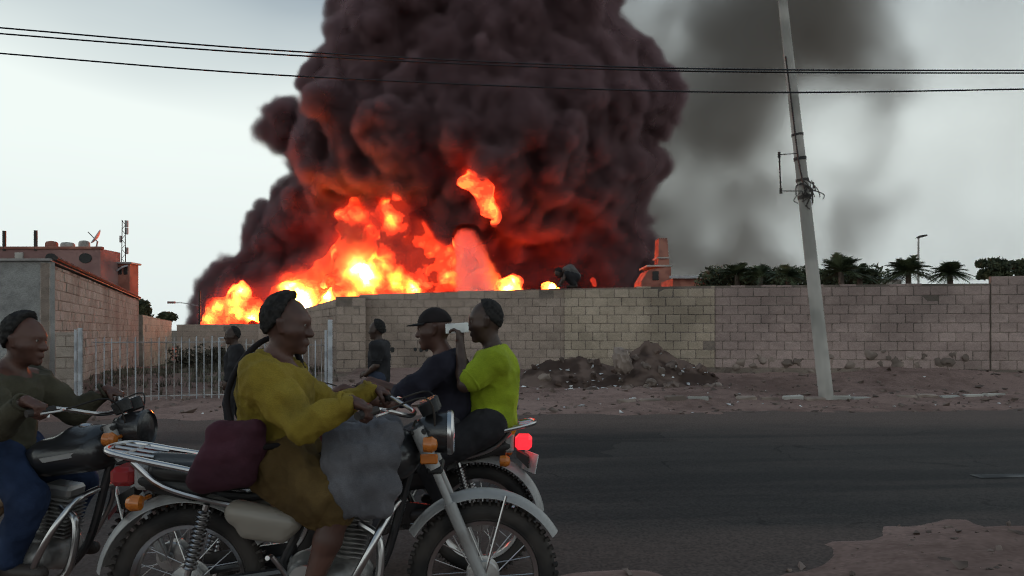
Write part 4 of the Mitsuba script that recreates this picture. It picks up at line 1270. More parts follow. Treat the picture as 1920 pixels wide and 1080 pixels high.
    P('instrument', [moved(lathe([(0, -0.03), (0.042, -0.03), (0.046, 0.02), (0.04, 0.028), (0, 0.028)], 18, 'z'), (1.035, s * 0.055, 1.075), rot([0, 1, 0], -25)) for s in (-1, 1)], 'black_plastic', 40)
    # tank, seat, tail
    P('fuel_tank', blob([((0.60, 0, 0.80), (0.90, 0, 0.865), 0.085, 0.10), ((0.66, 0.055, 0.82), (0.88, 0.06, 0.85), 0.085, 0.095), ((0.66, -0.055, 0.82), (0.88, -0.06, 0.85), 0.085, 0.095), ((0.78, 0, 0.9), (0.88, 0, 0.9), 0.07, 0.065)], 0.012, 0.05), tank, True)
    P('tank_cap', moved(lathe([(0, -.02), (0.033, -0.01), (0.033, 0.006), (0.024, 0.014), (0, 0.016)], 18, 'z'), (0.82, 0, 0.968)), 'chrome', 40)
    for s in (-1, 1):
        P('tank_badge', hull([(x, s * 0.152, z) for x, z in ((0.68, 0.83), (0.85, 0.86), (0.84, 0.835), (0.70, 0.81))] + [(x, s * 0.140, z) for x, z in ((0.68, 0.83), (0.85, 0.86), (0.84, 0.835), (0.70, 0.81))]), 'silver_paint')
    P('seat', blob([((seat_tail + 0.06, 0, 0.825), (0.18, 0, 0.80), 0.055, 0.06), ((seat_tail + 0.10, 0.07, 0.81), (0.2, 0.085, 0.79), 0.045, 0.05), ((seat_tail + 0.10, -0.07, 0.81), (0.2, -0.085, 0.79), 0.045, 0.05), ((0.2, 0, 0.79), (0.56, 0, 0.80), 0.06, 0.055), ((0.2, 0.07, 0.78), (0.5, 0.055, 0.78), 0.05, 0.045), ((0.2, -0.07, 0.78), (0.5, -0.055, 0.78), 0.05, 0.045)], 0.012, 0.04), 'seat_vinyl', True)
    rail = curve([(0.20, -0.155, 0.79), (0.05, -0.165, 0.83), (-0.14, -0.15, 0.868), (-0.29, -0.12, 0.90), (-0.33, 0, 0.905), (-0.29, 0.12, 0.90), (-0.14, 0.15, 0.868), (0.05, 0.165, 0.83), (0.20, 0.155, 0.79)], 44)
    P('grab_rail', tube(rail, 0.013, 10), 'chrome')
    P('tail_rack', [tube([(-0.315, y, 0.902), (-0.12, y, 0.87)], 0.008, 8) for y in (-0.08, 0, 0.08)] + [tube([(-0.23, -0.135, 0.888), (-0.23, 0.135, 0.888)], 0.008, 8)], 'chrome')
    for s in (-1, 1):
        P('tail_strut', tube(curve([(-0.19, s * 0.13, 0.86), (-0.08, s * 0.12, 0.76), (0.10, s * 0.125, 0.70), (0.28, s * 0.12, 0.66)], 12), 0.012, 8), 'chrome')
    P('tail_cowl', blob([((-0.17, 0, 0.78), (0.05, 0, 0.74), 0.05, 0.06), ((-0.17, 0.05, 0.77), (0.05, 0.07, 0.73), 0.04, 0.05), ((-0.17, -0.05, 0.77), (0.05, -0.07, 0.73), 0.04, 0.05)], 0.012, 0.03), 'black_plastic', True)
    tl = box(0.10, 0.15, 0.082, (-0.262, 0, 0.785), 0.02)
    k = P('tail_light', tl, 'red_lens', 30)
    if lamp_on:
        scene[k]['emitter'] = {'type': 'area', 'radiance': {'type': 'rgb', 'value': [0.62, 0.012, 0.02]}}
        labels[k] = {'label': 'lit red tail light'}
    P('tail_light_housing', box(0.06, 0.17, 0.11, (-0.175, 0, 0.785), 0.014), 'silver_paint')
    P('rear_fender', arc(0.0, WR, WR + 0.06, 28, 172, 26, 0.15, 0.004, lip=0.035), fender, 50)
    pl = box(0.006, 0.20, 0.115, (0, 0, 0), 0.002)
    P('number_plate', moved(pl, (-0.30, 0.0, 0.665), rot([0, 0, 1], 24) @ rot([0, 1, 0], -12)), 'plate_white')
    P('plate_bracket', hull([(-0.292, y, z) for y in (-.04, .04) for z in (.63, .70)] + [(-0.22, y, z) for y in (-.04, .04) for z in (.70, .74)]), 'black_plastic')
    # frame, engine, exhaust
    P('frame', [tube(curve([(0.98, 0, 0.90), (0.93, 0, 0.72), (0.84, 0, 0.40), (0.72, 0, 0.24)], 14), 0.02, 10), tube([(0.97, 0, 0.88), (0.55, 0, 0.72), (0.25, 0, 0.68), (-0.15, 0, 0.72)], 0.02, 8), tube([(0.55, 0, 0.72), (0.40, 0, 0.40), (0.45, 0, 0.26)], 0.02, 8), tube([(1.0, 0, 1.0), (0.945, 0, 0.86)], 0.034, 10)], 'black_paint')
    eng = blob([((0.50, 0.0, 0.36), (0.70, 0.0, 0.34), 0.085, 0.09), ((0.50, 0.10, 0.36), (0.66, 0.11, 0.34), 0.065, 0.075), ((0.50, -0.10, 0.36), (0.66, -0.11, 0.34), 0.065, 0.075)], 0.014, 0.03)
    P('engine__crankcase', eng, 'engine_metal', True)
    cu = unit([0.16, 0, 1])
    c0 = np.array([0.67, 0, 0.42])
    P('engine__cylinder', tube([c0, c0 + cu * 0.21], 0.052, 16), 'engine_metal')
    fins = []
    for f in np.linspace(0.02, 0.20, 10):
        b = box(0.17, 0.16, 0.005)
        fins.append(moved(b, c0 + cu * f, rot([0, 1, 0], 9)))
    k = P('engine__fins', fins, 'engine_metal', False)
    labels[k] = {'kind': 'stuff'}
    P('engine__head', moved(box(0.15, 0.15, 0.06, ch=0.015), c0 + cu * 0.235, rot([0, 1, 0], 9)), 'alloy')
    P('engine__cover', moved(lathe([(0, 0), (0.055, 0), (0.066, -0.012), (0.066, -0.03), (0, -0.03)], 24), (0.53, -0.165, 0.37)), 'alloy', 40)
    P('engine__cover', moved(lathe([(0, 0.03), (0.066, 0.03), (0.066, 0.012), (0.055, 0), (0, 0)], 24), (0.53, 0.15, 0.37)), 'alloy', 40)
    P('exhaust', tube(curve([(0.74, -0.07, 0.58), (0.83, -0.10, 0.50), (0.80, -0.13, 0.27), (0.62, -0.15, 0.22), (0.36, -0.165, 0.24)], 26), 0.019, 10), 'chrome')
    P('muffler', moved(lathe([(0, -0.34), (0.02, -0.34), (0.032, -0.33), (0.046, -0.26), (0.05, 0.0), (0.046, 0.22), (0.02, 0.30), (0, 0.30)], 20, 'x'), (0.10, -0.175, 0.29), rot([0, 1, 0], 7)), 'chrome', 40)
    if guard:
        P('muffler_guard__back', moved(box(0.14, 0.006, 0.155, ch=0.002), (0.335, -0.232, 0.345)), 'black_plastic')
        for q in range(6):
            P('muffler_guard__slat', box(0.115, 0.012, 0.013, (0.335, -0.240, 0.282 + q * 0.025), 0.003), 'alloy')
    P('chain_guard', hull([(x, 0.115, z) for x, z in ((0.02, 0.40), (0.42, 0.45), (0.45, 0.32), (-0.03, 0.36))] + [(x, 0.135, z) for x, z in ((0.02, 0.40), (0.42, 0.45), (0.45, 0.32), (-0.03, 0.36))]), 'black_paint')
    for s in (-1, 1):
        P('crash_bar', tube(curve([(0.90, s * 0.03, 0.66), (0.87, s * 0.16, 0.63), (0.80, s * 0.24, 0.50), (0.70, s * 0.22, 0.32), (0.64, s * 0.08, 0.24)], 22), 0.0155, 10), 'chrome')
    P('kick_start', tube([(0.47, -0.16, 0.36), (0.40, -0.20, 0.48), (0.40, -0.26, 0.49)], 0.010, 8), 'chrome')
    P('brake_cable', [tube(curve([(0.87, s * 0.24, 1.08), (1.03, s * 0.16, 1.12), (1.06, s * 0.07, 0.98), (1.0, s * 0.05, 0.80)], 14), 0.0045, 5) for s in (-1, 1)], 'rubber')
    tag(key, label, 'motorcycle')


def placed(x, y, heading, z=0.0, lean=0.0):
    """The matrix that sets a rear axle at (x, y) and turns the machine to a heading in degrees."""
    M = np.eye(4)
    M[:3, :3] = rot([0, 0, 1], heading) @ rot([1, 0, 0], lean)
    M[:3, 3] = [x, y, z]
    return M


MA = placed((362 - CX) / 428.0, 3.22, 3.0, 0.045)
MB_ = placed((900 - CX) / FOC * 4.45, 4.45, 178.0, 0.0)
MC = placed((-140 - CX) / FOC * 3.75, 3.75, -1.0, 0.0)
motorcycle('motorcycle', MA, 'black_paint', 'cream_panel', 'silver_paint', 'black and chrome motorcycle ridden to the right by the rider in yellow')
motorcycle('motorcycle_001', MB_, 'maroon_paint', 'black_paint', 'silver_paint', 'motorcycle carrying two people to the left, its red tail light on', lamp_on=True)
motorcycle('motorcycle_002', MC, 'black_paint', 'tan_panel', 'maroon_paint', 'dark motorcycle with a tan side cover under the olive shirted rider at the left edge', guard=True, lamp=('black_paint', 'black_paint'))
cover = blob([((0.30, -0.19, 0.63), (0.50, -0.20, 0.655), 0.065, 0.055), ((0.50, -0.20, 0.655), (0.68, -0.20, 0.675), 0.05, 0.022)], 0.011, 0.04)
cover.apply_transform(MC)
put('motorcycle_002__side_cover', cover, 'tan_panel', True)
# ---------------------------------------------------------------- people
def cloth(a, b, f=7.0, rough=0.9, sheen=0.3):
    a, b = tuple(map(float, a)), tuple(map(float, b))

    def fn(p, n, uv):
        t = mikit.fbm(p.x * f, p.y * f, p.z * f, 3)
        w = mikit.noise(p.x * 260, p.y * 260, p.z * 260)
        return mikit.mix(a, b, mikit.smoothstep(0.3, 0.7, t)) * (0.85 + 0.3 * w)
    return {'type': 'twosided', 'bsdf': {'type': 'principled', 'base_color': mikit.proc(fn), 'roughness': rough, 'sheen': sheen, 'specular': 0.15}}


scene['skin'] = noisy((0.040, 0.022, 0.017), (0.062, 0.035, 0.026), 14.0, 0.5, spec=0.4)
scene['skin_red_brown'] = noisy((0.062, 0.029, 0.022), (0.092, 0.043, 0.032), 14.0, 0.5, spec=0.4)
scene['hair'] = noisy((0.008, 0.007, 0.007), (0.020, 0.018, 0.017), 60.0, 0.85)
scene['eye_white'] = flat((0.24, 0.21, 0.19), 0.35)
scene['iris'] = flat((0.01, 0.008, 0.007), 0.2)
CLOTH = {'yellow': ((0.215, 0.155, 0.024), (0.140, 0.100, 0.018)), 'khaki': ((0.105, 0.066, 0.024), (0.068, 0.042, 0.016)), 'olive': ((0.062, 0.056, 0.038), (0.040, 0.036, 0.026)), 'tan': ((0.185, 0.132, 0.088), (0.128, 0.092, 0.062)),
         'navy': ((0.022, 0.021, 0.032), (0.014, 0.013, 0.020)), 'grey': ((0.062, 0.060, 0.066), (0.040, 0.039, 0.043)), 'lime': ((0.26, 0.33, 0.022), (0.19, 0.24, 0.016)), 'charcoal': ((0.030, 0.029, 0.032), (0.018, 0.017, 0.019)),
         'pale_grey': ((0.115, 0.112, 0.122), (0.078, 0.076, 0.083)), 'maroon': ((0.060, 0.020, 0.030), (0.035, 0.012, 0.018)), 'ash': ((0.12, 0.11, 0.105), (0.075, 0.07, 0.068)), 'black_cap': ((0.020, 0.016, 0.017), (0.010, 0.009, 0.009)), 'denim': ((0.022, 0.036, 0.078), (0.012, 0.020, 0.045)), 'jeans': ((0.035, 0.042, 0.065), (0.022, 0.027, 0.042))}
for n_, (a_, b_) in CLOTH.items():
    scene['cloth_' + n_] = cloth(a_, b_)
scene['leather'] = noisy((0.020, 0.016, 0.015), (0.045, 0.036, 0.032), 9.0, 0.5)


def hand_bones(w, fwd, across, curl=1.0, s=1.0, close=(0, 0, -1)):
    """(palm and finger bones) of a hand: w the wrist, fwd along the palm, across towards the thumb; the fingers close towards the side that `close` points to."""
    fwd = unit(fwd)
    across = unit(np.asarray(across, float) - fwd * (fwd @ np.asarray(across, float)))
    down = np.cross(fwd, across)
    if down @ np.asarray(close, float) < 0:
        down = -down
    out = [(w, w + fwd * 0.045 * s, 0.026 * s, 0.024 * s)]
    for i, L in enumerate((0.92, 1.0, 0.95, 0.76)):
        o = across * (1.5 - i) * 0.0195 * s
        kn = w + fwd * (0.082 - 0.004 * abs(i - 1)) * s + o
        out.append((w + fwd * 0.03 * s + o * 0.75, kn, 0.0145 * s, 0.0115 * s))
        p, a = kn, 0.15
        for l, b in ((0.040, 0.95), (0.026, 1.05), (0.020, 0.8)):
            a += b * curl * (0.9 + 0.07 * i)
            q = p + (fwd * math.cos(a) + down * math.sin(a)) * l * L * s
            out.append((p, q, 0.0095 * s, 0.0085 * s))
            p = q
    t0 = w + fwd * 0.022 * s + across * 0.020 * s
    t1 = t0 + (across * 0.72 + fwd * 0.55 + down * 0.25 * curl) * 0.036 * s
    t2 = t1 + (across * 0.15 + fwd * 0.75 + down * 0.65 * curl) * 0.030 * s
    t3 = t2 + (fwd * 0.55 - across * 0.25 + down * 0.75 * curl) * 0.024 * s
    return out + [(t0, t1, 0.0150 * s, 0.0125 * s), (t1, t2, 0.0120 * s, 0.0105 * s), (t2, t3, 0.0105 * s, 0.0090 * s)]


def person(key, M, J, outfit, label, h=0.009, skin='skin', build=1.0, fold=0.020, sleeve='long', legs='long', hair='short', shoes='leather', seed=0, hem=None, skirt=None):
    """One person. J: joints in the local frame (hip, chest, neck, head, face direction, sh, el, wr, hd (hand direction), ac (towards the thumb), hj, kn, an, toe; pairs are (left, right))."""
    R4 = np.asarray(M, float)
    V = lambda q: np.asarray(J[q], float)
    hip, chest, neck, head = V('hip'), V('chest'), V('neck'), V('head')
    face, up = unit(J['face']), unit(J.get('up', (0, 0, 1)))
    up = unit(up - face * (up @ face))
    side = np.cross(up, face)
    B = build

    def P(part, mesh, mat, smooth=True, lab=None):
        m = mesh.copy()
        m.apply_transform(R4)
        k = put(f'{key}__{part}', m, mat, smooth)
        if lab:
            labels[k] = lab

    pts = [np.atleast_2d(V(q)) for q in ('hip', 'chest', 'neck', 'head', 'sh', 'el', 'wr', 'hj', 'kn', 'an', 'toe')]
    pts = np.vstack(pts)
    lo, hi = pts.min(0) - 0.24, pts.max(0) + 0.24
    # the body
    F = Field(lo, hi, h)
    torso = [(V('hj')[0], V('hj')[1], 0.095 * B, 0.095 * B), (hip, (hip + chest) / 2, 0.115 * B, 0.112 * B), ((hip + chest) / 2, chest, 0.112 * B, 0.125 * B), (chest, neck * 0.7 + chest * 0.3, 0.11 * B, 0.07), (V('sh')[0], V('sh')[1], 0.058 * B, 0.058 * B),
             (V('sh')[0] * .7 + chest * .3, hip * .4 + chest * .6, 0.075 * B, 0.085 * B), (V('sh')[1] * .7 + chest * .3, hip * .4 + chest * .6, 0.075 * B, 0.085 * B)]
    for b in torso:
        F.bone(*b, 0.05)
    F.bone(neck - (head - neck) * 0.25, head - up * 0.05, 0.058, 0.052, 0.03)
    # head
    RH = np.stack([face, side, up])
    F.ball(head + up * 0.025, 0.1, 0.02, (0.97, 0.76, 1.02), RH)
    F.ball(head + face * 0.025 - up * 0.055, 0.062, 0.03, (1.0, 0.92, 0.95), RH)
    F.bone(head + face * 0.070 - up * 0.088, head + face * 0.074 - up * 0.098, 0.022, 0.022, 0.02)
    F.bone(head + face * 0.088 + up * 0.015, head + face * 0.109 - up * 0.028, 0.010, 0.0155, 0.012)
    for s in (-1, 1):
        F.ball(head + face * 0.100 - up * 0.030 + side * s * 0.013, 0.010, 0.008)
        F.bone(head + face * 0.084 + up * 0.032 + side * s * 0.014, head + face * 0.068 + up * 0.030 + side * s * 0.042, 0.012, 0.011, 0.03)
        F.bone(head + face * 0.060 - up * 0.018 + side * s * 0.046, head + face * 0.03 - up * 0.022 + side * s * 0.060, 0.017, 0.012, 0.035)
        F.bone(head - face * 0.010 + up * 0.022 + side * s * 0.082, head - face * 0.002 - up * 0.024 + side * s * 0.077, 0.0165, 0.011, 0.006)
        for o, r in ((-0.058, 0.0095), (-0.070, 0.0105)):
            F.bone(head + face * 0.094 + up * o, head + face * 0.080 + up * o + side * s * 0.022, r, 0.006, 0.006)
    # limbs
    for i in (0, 1):
        sh, el, wr, hj, kn, an, toe = (V(q)[i] for q in ('sh', 'el', 'wr', 'hj', 'kn', 'an', 'toe'))
        F.bone(sh, sh * .5 + el * .5, 0.054 * B, 0.048 * B, 0.03)
        F.bone(sh * .5 + el * .5, el, 0.047 * B, 0.037 * B, 0.02)
        F.bone(el, el * .7 + wr * .3, 0.037 * B, 0.039 * B, 0.02)
        F.bone(el * .7 + wr * .3, wr, 0.039 * B, 0.026, 0.02)
        for b in hand_bones(wr, V('hd')[i], V('ac')[i], J.get('curl', (1.0, 1.0))[i], close=J.get('close', ((0, 0, -1), (0, 0, -1)))[i]):
            F.bone(*b, 0.006)
        F.bone(hj, hj * .5 + kn * .5, 0.088 * B, 0.074 * B, 0.03)
        F.bone(hj * .5 + kn * .5, kn, 0.074 * B, 0.054 * B, 0.02)
        F.bone(kn, kn * .65 + an * .35, 0.053 * B, 0.055 * B, 0.02)
        F.bone(kn * .65 + an * .35, an, 0.054 * B, 0.036, 0.02)
        d = unit(toe - an)
        F.bone(an - d * 0.03 + [0, 0, -0.035], toe, 0.032, 0.027, 0.02)
    P('body', F.mesh(), skin)
    for s in (-1, 1):
        e = head + face * 0.0812 + up * 0.012 + side * s * 0.032
        P('eye', moved(trimesh.creation.icosphere(2, 0.0115), e), 'eye_white')
        P('eye__pupil', moved(trimesh.creation.icosphere(2, 0.0062), e + face * 0.0072), 'iris')
    rngp = np.random.default_rng(seed)

    def folds(m, amp, f=(9, 9, 5)):
        v = m.vertices
        w = v + 0.05 * (np.stack([meshkit.noise(v * 6 + 5 * k, seed) for k in range(3)], -1) - 0.5)
        a = 1 - np.abs(2 * meshkit.fbm(w * np.array(f), 3, seed + 3) - 1)
        b = meshkit.fbm(w * 17, 2, seed + 5) - 0.5
        c = 1 - np.abs(2 * meshkit.fbm(w * np.array((24, 24, 11)) + 3.0, 2, seed + 9) - 1)
        m.vertices = v + m.vertex_normals * (amp * (a - 0.72) * 1.3 + amp * 0.25 * b + amp * 0.42 * (c - 0.72))[:, None]
        return m
    for i in (0, 1):
        sh, el, wr = (V(q)[i] for q in ('sh', 'el', 'wr'))
        c0, d, r = (el * .08 + wr * .92, unit(wr - el), 0.0425 * B) if sleeve == 'long' else (sh * .22 + el * .78, unit(el - sh), 0.069 * B)
        e1 = unit(np.cross(d, [0.3, 0.2, 0.9]))
        e2 = np.cross(d, e1)
        P('cuff', tube([c0 + (e1 * math.cos(a) + e2 * math.sin(a)) * r * (1 + 0.05 * math.sin(3 * a + seed)) for a in np.linspace(0, 2 * np.pi, 19)], 0.0085, 7, False), 'cloth_' + outfit[0])
    # shirt
    S = Field(lo, hi, h)
    for a, b, ra, rb in torso[1:]:
        S.bone(a, b, ra + 0.022, rb + 0.020, 0.05)
    S.bone(V('hj')[0] * .6 + hip * .4, V('hj')[1] * .6 + hip * .4, 0.118 * B, 0.118 * B, 0.05)
    hemd = unit(chest - hip)
    if hem:
        for i in (0, 1):
            S.bone(V('hj')[i], V('hj')[i] * (1 - hem) + V('kn')[i] * hem, 0.115 * B, 0.108 * B, 0.05)
    else:
        S.f = np.minimum(S.f, (S.points() - (hip - hemd * 0.085)) @ hemd)
    nd = unit(head - neck)
    for i in (0, 1):
        sh, el, wr = (V(q)[i] for q in ('sh', 'el', 'wr'))
        S.bone(sh, sh * .5 + el * .5, 0.078 * B, 0.070 * B, 0.04)
        if sleeve == 'long':
            S.bone(sh * .5 + el * .5, el, 0.070 * B, 0.060 * B, 0.03)
            S.bone(el, el * .1 + wr * .9, 0.060 * B, 0.040 * B, 0.03)
        else:
            S.bone(sh * .5 + el * .5, sh * .25 + el * .75, 0.070 * B, 0.068 * B, 0.03)
    S.f = np.minimum(S.f, -((S.points() - (neck + nd * 0.01 + face * 0.0)) @ nd))
    ring = []
    for a in np.linspace(0, 2 * np.pi, 21):
        ring.append(neck + nd * (0.004 + 0.012 * math.cos(a + math.pi)) + face * 0.071 * math.cos(a) + side * 0.073 * math.sin(a))
    P('collar', tube(ring, 0.0115, 8, False), 'cloth_' + outfit[0])
    P('shirt', folds(S.mesh(), fold), 'cloth_' + outfit[0])
    if skirt:
        K = Field(lo, hi, h)
        K.bone(V('hj')[0], V('hj')[1], 0.126 * B, 0.126 * B, 0.05)
        for i in (0, 1):
            K.bone(V('hj')[i], V('hj')[i] * (1 - skirt[1]) + V('kn')[i] * skirt[1], 0.122 * B, 0.112 * B, 0.05)
        K.f = np.minimum(K.f, -((K.points() - (hip + hemd * 0.03)) @ unit(hemd - face * 0.9)))
        P('tunic_skirt', folds(K.mesh(), fold), 'cloth_' + skirt[0])
    # trousers
    Q = Field(lo, hi, h)
    Q.bone(V('hj')[0], V('hj')[1], 0.112 * B, 0.112 * B, 0.05)
    Q.bone(hip, hip + hemd * 0.08, 0.122 * B, 0.118 * B, 0.05)
    for i in (0, 1):
        hj, kn, an = (V(q)[i] for q in ('hj', 'kn', 'an'))
        wide = 1.28 if legs == 'wide' else 1.0
        Q.bone(hj, hj * .5 + kn * .5, 0.108 * B, 0.094 * B * wide, 0.04)
        if legs == 'short':
            Q.bone(hj * .5 + kn * .5, hj * .08 + kn * .92, 0.094 * B, 0.084 * B, 0.03)
        else:
            Q.bone(hj * .5 + kn * .5, kn, 0.094 * B * wide, 0.078 * B * wide, 0.03)
            Q.bone(kn, an + (kn - an) * 0.06, 0.078 * B * wide, 0.058 * B * wide, 0.03)
    P('trousers', folds(Q.mesh(), fold * 0.9), 'cloth_' + outfit[1])
    # shoes
    for i in (0, 1):
        an, toe = V('an')[i], V('toe')[i]
        d = unit(toe - an)
        u2 = np.array([0, 0, 1.0])
        sole = blob([(an - d * 0.035 + [0, 0, -0.05], toe, 0.040, 0.036), (an - d * 0.02 + [0, 0, -0.03], an + [0, 0, -0.015], 0.042, 0.042)], max(h, 0.008), 0.02)
        P('shoe', sole, shoes)
    # hair or cap
    Hh = Field(head - 0.17, head + 0.19, min(h, 0.008))
    if hair == 'cap':
        Hh.ball(head + up * 0.030, 0.1065, 0.0, (1.0, 0.80, 1.0), RH)
        Hh.f = np.minimum(Hh.f, (Hh.points() - (head + up * 0.042)) @ up)
        P('cap', Hh.mesh(), 'cloth_black_cap')
        v = []
        for t in np.linspace(-1, 1, 15):
            for r, dz in ((0.088, 0.048), (0.088 + 0.085 * math.sqrt(max(1 - t * t * 0.85, 0.05)), 0.036)):
                a = t * 1.05
                v.append(head + (face * math.cos(a) * r * (1.0 if r < .1 else 1) + side * math.sin(a) * min(r, 0.095)) + up * dz)
        v = np.array(v)
        f = np.array([[2 * k, 2 * k + 1, 2 * k + 3, 2 * k + 2] for k in range(14)])
        bm = trimesh.Trimesh(np.vstack([v, v - up * 0.006]), np.vstack([f[:, [0, 1, 2]], f[:, [0, 2, 3]], f[:, [0, 2, 1]] + 30, f[:, [0, 3, 2]] + 30, *[np.array([[2 * k + 1, 2 * k + 31, 2 * k + 33], [2 * k + 1, 2 * k + 33, 2 * k + 3]]) for k in range(14)]]), process=False)
        P('cap_peak', bm, 'cloth_black_cap', 40)
    else:
        q = 0.020 if hair == 'full' else 0.009
        Hh.ball(head + up * (0.030 + q * 0.4), 0.1 + q, 0.0, (0.97, 0.79, 1.02), RH)
        g = Hh.points() - head
        line = np.minimum(g @ up - 0.055 + 0.95 * np.maximum(-(g @ face) + 0.02, 0) * 1.0, (g @ up) + 0.055 - 2.6 * np.maximum(g @ face + 0.045, 0))
        Hh.f = np.minimum(Hh.f, line)
        m = Hh.mesh()
        m.vertices += m.vertex_normals * ((meshkit.fbm(m.vertices * 55, 2, seed) - 0.5) * (0.014 if hair == 'full' else 0.006))[:, None]
        P('hair', m, 'hair')
    tag(key, label, 'person')


def rider(hx=0.38, hz=0.90, lean=0.0, head=(0.05, 0.70), sh_z=0.43, knee=(0.30, -0.24), foot=(0.20, -0.57), grip=(0.795, 0.325, 1.092), spread=0.155):
    """Joints of someone sitting astride with both hands on the grips."""
    h = np.array([hx, 0, hz])
    c = h + [lean * 0.6, 0, 0.30]
    nk = h + [lean * 1.0, 0, sh_z + 0.07]
    S = lambda x, y, z: [(x, y, z), (x, -y, z)]
    shx, shz = hx + lean, hz + sh_z
    ex, ez = (shx + grip[0]) / 2 - 0.02, (shz + grip[2]) / 2 - 0.13
    return dict(hip=h, chest=c, neck=nk, head=h + [lean + head[0], 0, head[1]], face=(1, 0, -0.06), sh=S(shx, 0.175, shz), el=S(ex, 0.29, ez), wr=S(grip[0] - 0.055, grip[1] + 0.005, grip[2] + 0.035),
                hd=[(0.86, 0.05, -0.30), (0.86, -0.05, -0.30)], ac=[(0.1, -1, 0), (0.1, 1, 0)], curl=(1.05, 1.05), hj=S(hx + 0.03, 0.088, hz - 0.02), kn=S(hx + knee[0], spread + 0.04, hz + knee[1]), an=S(hx + foot[0], 0.205, hz + foot[1] + 0.03), toe=S(hx + foot[0] + 0.17, 0.215, hz + foot[1] - 0.02))


J1 = rider(0.375, 0.858, -0.02, head=(0.055, 0.565), sh_z=0.355, knee=(0.29, -0.21), foot=(0.185, -0.545))
person('person', MA, J1, ('yellow', 'khaki'), 'bare legged rider in a long mustard yellow tunic with a maroon bag', h=0.0075, hair='full', legs='short', skirt=('khaki', 0.72), fold=0.034, seed=11, skin='skin_red_brown', build=1.04)
labels['person__shirt'] = {'label': 'long mustard yellow tunic'}
J2 = rider(0.375, 0.85, 0.05, head=(0.08, 0.545), sh_z=0.335, knee=(0.29, -0.21), foot=(0.185, -0.535))
person('person_001', MC, J2, ('olive', 'denim'), 'rider in an olive shirt and blue jeans cut off by the left edge', h=0.009, hair='full', seed=12, sleeve='long', skin='skin_red_brown', build=1.06)
J3 = rider(0.17, 0.88, 0.04, head=(0.06, 0.575), sh_z=0.355, knee=(0.46, -0.25), foot=(0.40, -0.555))
person('person_002', MB_, J3, ('navy', 'grey'), 'motorcycle driver in a peaked cap, navy shirt and loose grey trousers, riding left', h=0.009, hair='cap', legs='wide', sleeve='short', seed=13, skin='skin_red_brown')
J4 = rider(-0.085, 0.91, 0.0, head=(0.045, 0.59), sh_z=0.36, knee=(0.36, -0.19), foot=(0.27, -0.50), spread=0.20)
J4['el'] = [(0.07, 0.25, 1.14), (0.06, -0.24, 1.07)]
J4['wr'] = [(0.105, 0.14, 1.365), (0.16, -0.20, 1.17)]
J4['close'] = [(1, 0, 0), (0, 0, -1)]
J4['hd'] = [(0.05, -0.25, 0.95), (0.9, 0.3, 0.1)]
J4['ac'] = [(-0.3, -0.9, 0), (0.1, 0.6, 0.6)]
J4['curl'] = (0.75, 0.6)
person('person_003', MB_, J4, ('lime', 'charcoal'), 'passenger in a bright lime green shirt behind the driver in the cap', h=0.009, hair='short', sleeve='short', seed=14, fold=0.018)


def standing(height=1.5, stride=0.0, arms='bent', face=(1, 0, 0)):
    k = height / 1.72
    S = lambda x, y, z: [(x * k, y * k, z * k), (x * k, -y * k, z * k)]
    J = dict(hip=np.array([0, 0, 0.93]) * k, chest=np.array([0.0, 0, 1.24]) * k, neck=np.array([0.0, 0, 1.46]) * k, head=np.array([0.035, 0, 1.60 + 0.02]) * k, face=face, sh=S(-0.01, 0.175, 1.39), hj=S(0, 0.085, 0.90))
    if arms == 'bent':
        J['el'], J['wr'] = S(-0.03, 0.22, 1.10), S(0.14, 0.17, 0.98)
        J['hd'] = [(0.9, -0.2, -0.2), (0.9, 0.2, -0.2)]
        J['ac'] = [(0, -0.5, 0.8), (0, 0.5, 0.8)]
    else:
        J['el'], J['wr'] = [(0.06 * k, 0.23 * k, 1.12 * k), (-0.09 * k, -0.23 * k, 1.12 * k)], [(0.14 * k, 0.22 * k, 0.88 * k), (-0.12 * k, -0.22 * k, 0.87 * k)]
        J['hd'] = [(0.3, 0, -0.95), (0.05, 0, -1)]
        J['ac'] = [(1, -0.3, 0), (1, 0.3, 0)]
    J['curl'] = (0.45, 0.45)
    s = stride
    J['kn'] = [((0.02 + s * 0.30) * k, 0.095 * k, 0.50 * k), ((0.02 - s * 0.12) * k, -0.095 * k, 0.49 * k)]
    J['an'] = [((0.0 + s * 0.30) * k, 0.095 * k, 0.085 * k), ((-0.0 - s * 0.50) * k, -0.095 * k, (0.085 + s * 0.10) * k)]
    J['toe'] = [((0.16 + s * 0.30) * k, 0.11 * k, 0.035), ((0.15 - s * 0.50) * k, -0.11 * k, 0.035 + s * 0.02)]
    return J


px_ = at(711, 0, 9.9)
person('person_004', placed(px_[0], px_[1], 172, 0.02), standing(1.52, 0.35, 'bent'), ('charcoal', 'jeans'), 'pedestrian in dark clothes standing in front of the gate pillar', h=0.013, fold=0.012, sleeve='short', seed=15, hair='full', skin='skin')
px_ = at(441, 0, 10.4)
person('person_005', placed(px_[0], px_[1], 205, 0.02), standing(1.44, 0.3, 'down'), ('charcoal', 'charcoal'), 'pedestrian in black walking behind the rider in yellow', h=0.013, fold=0.012, seed=16)
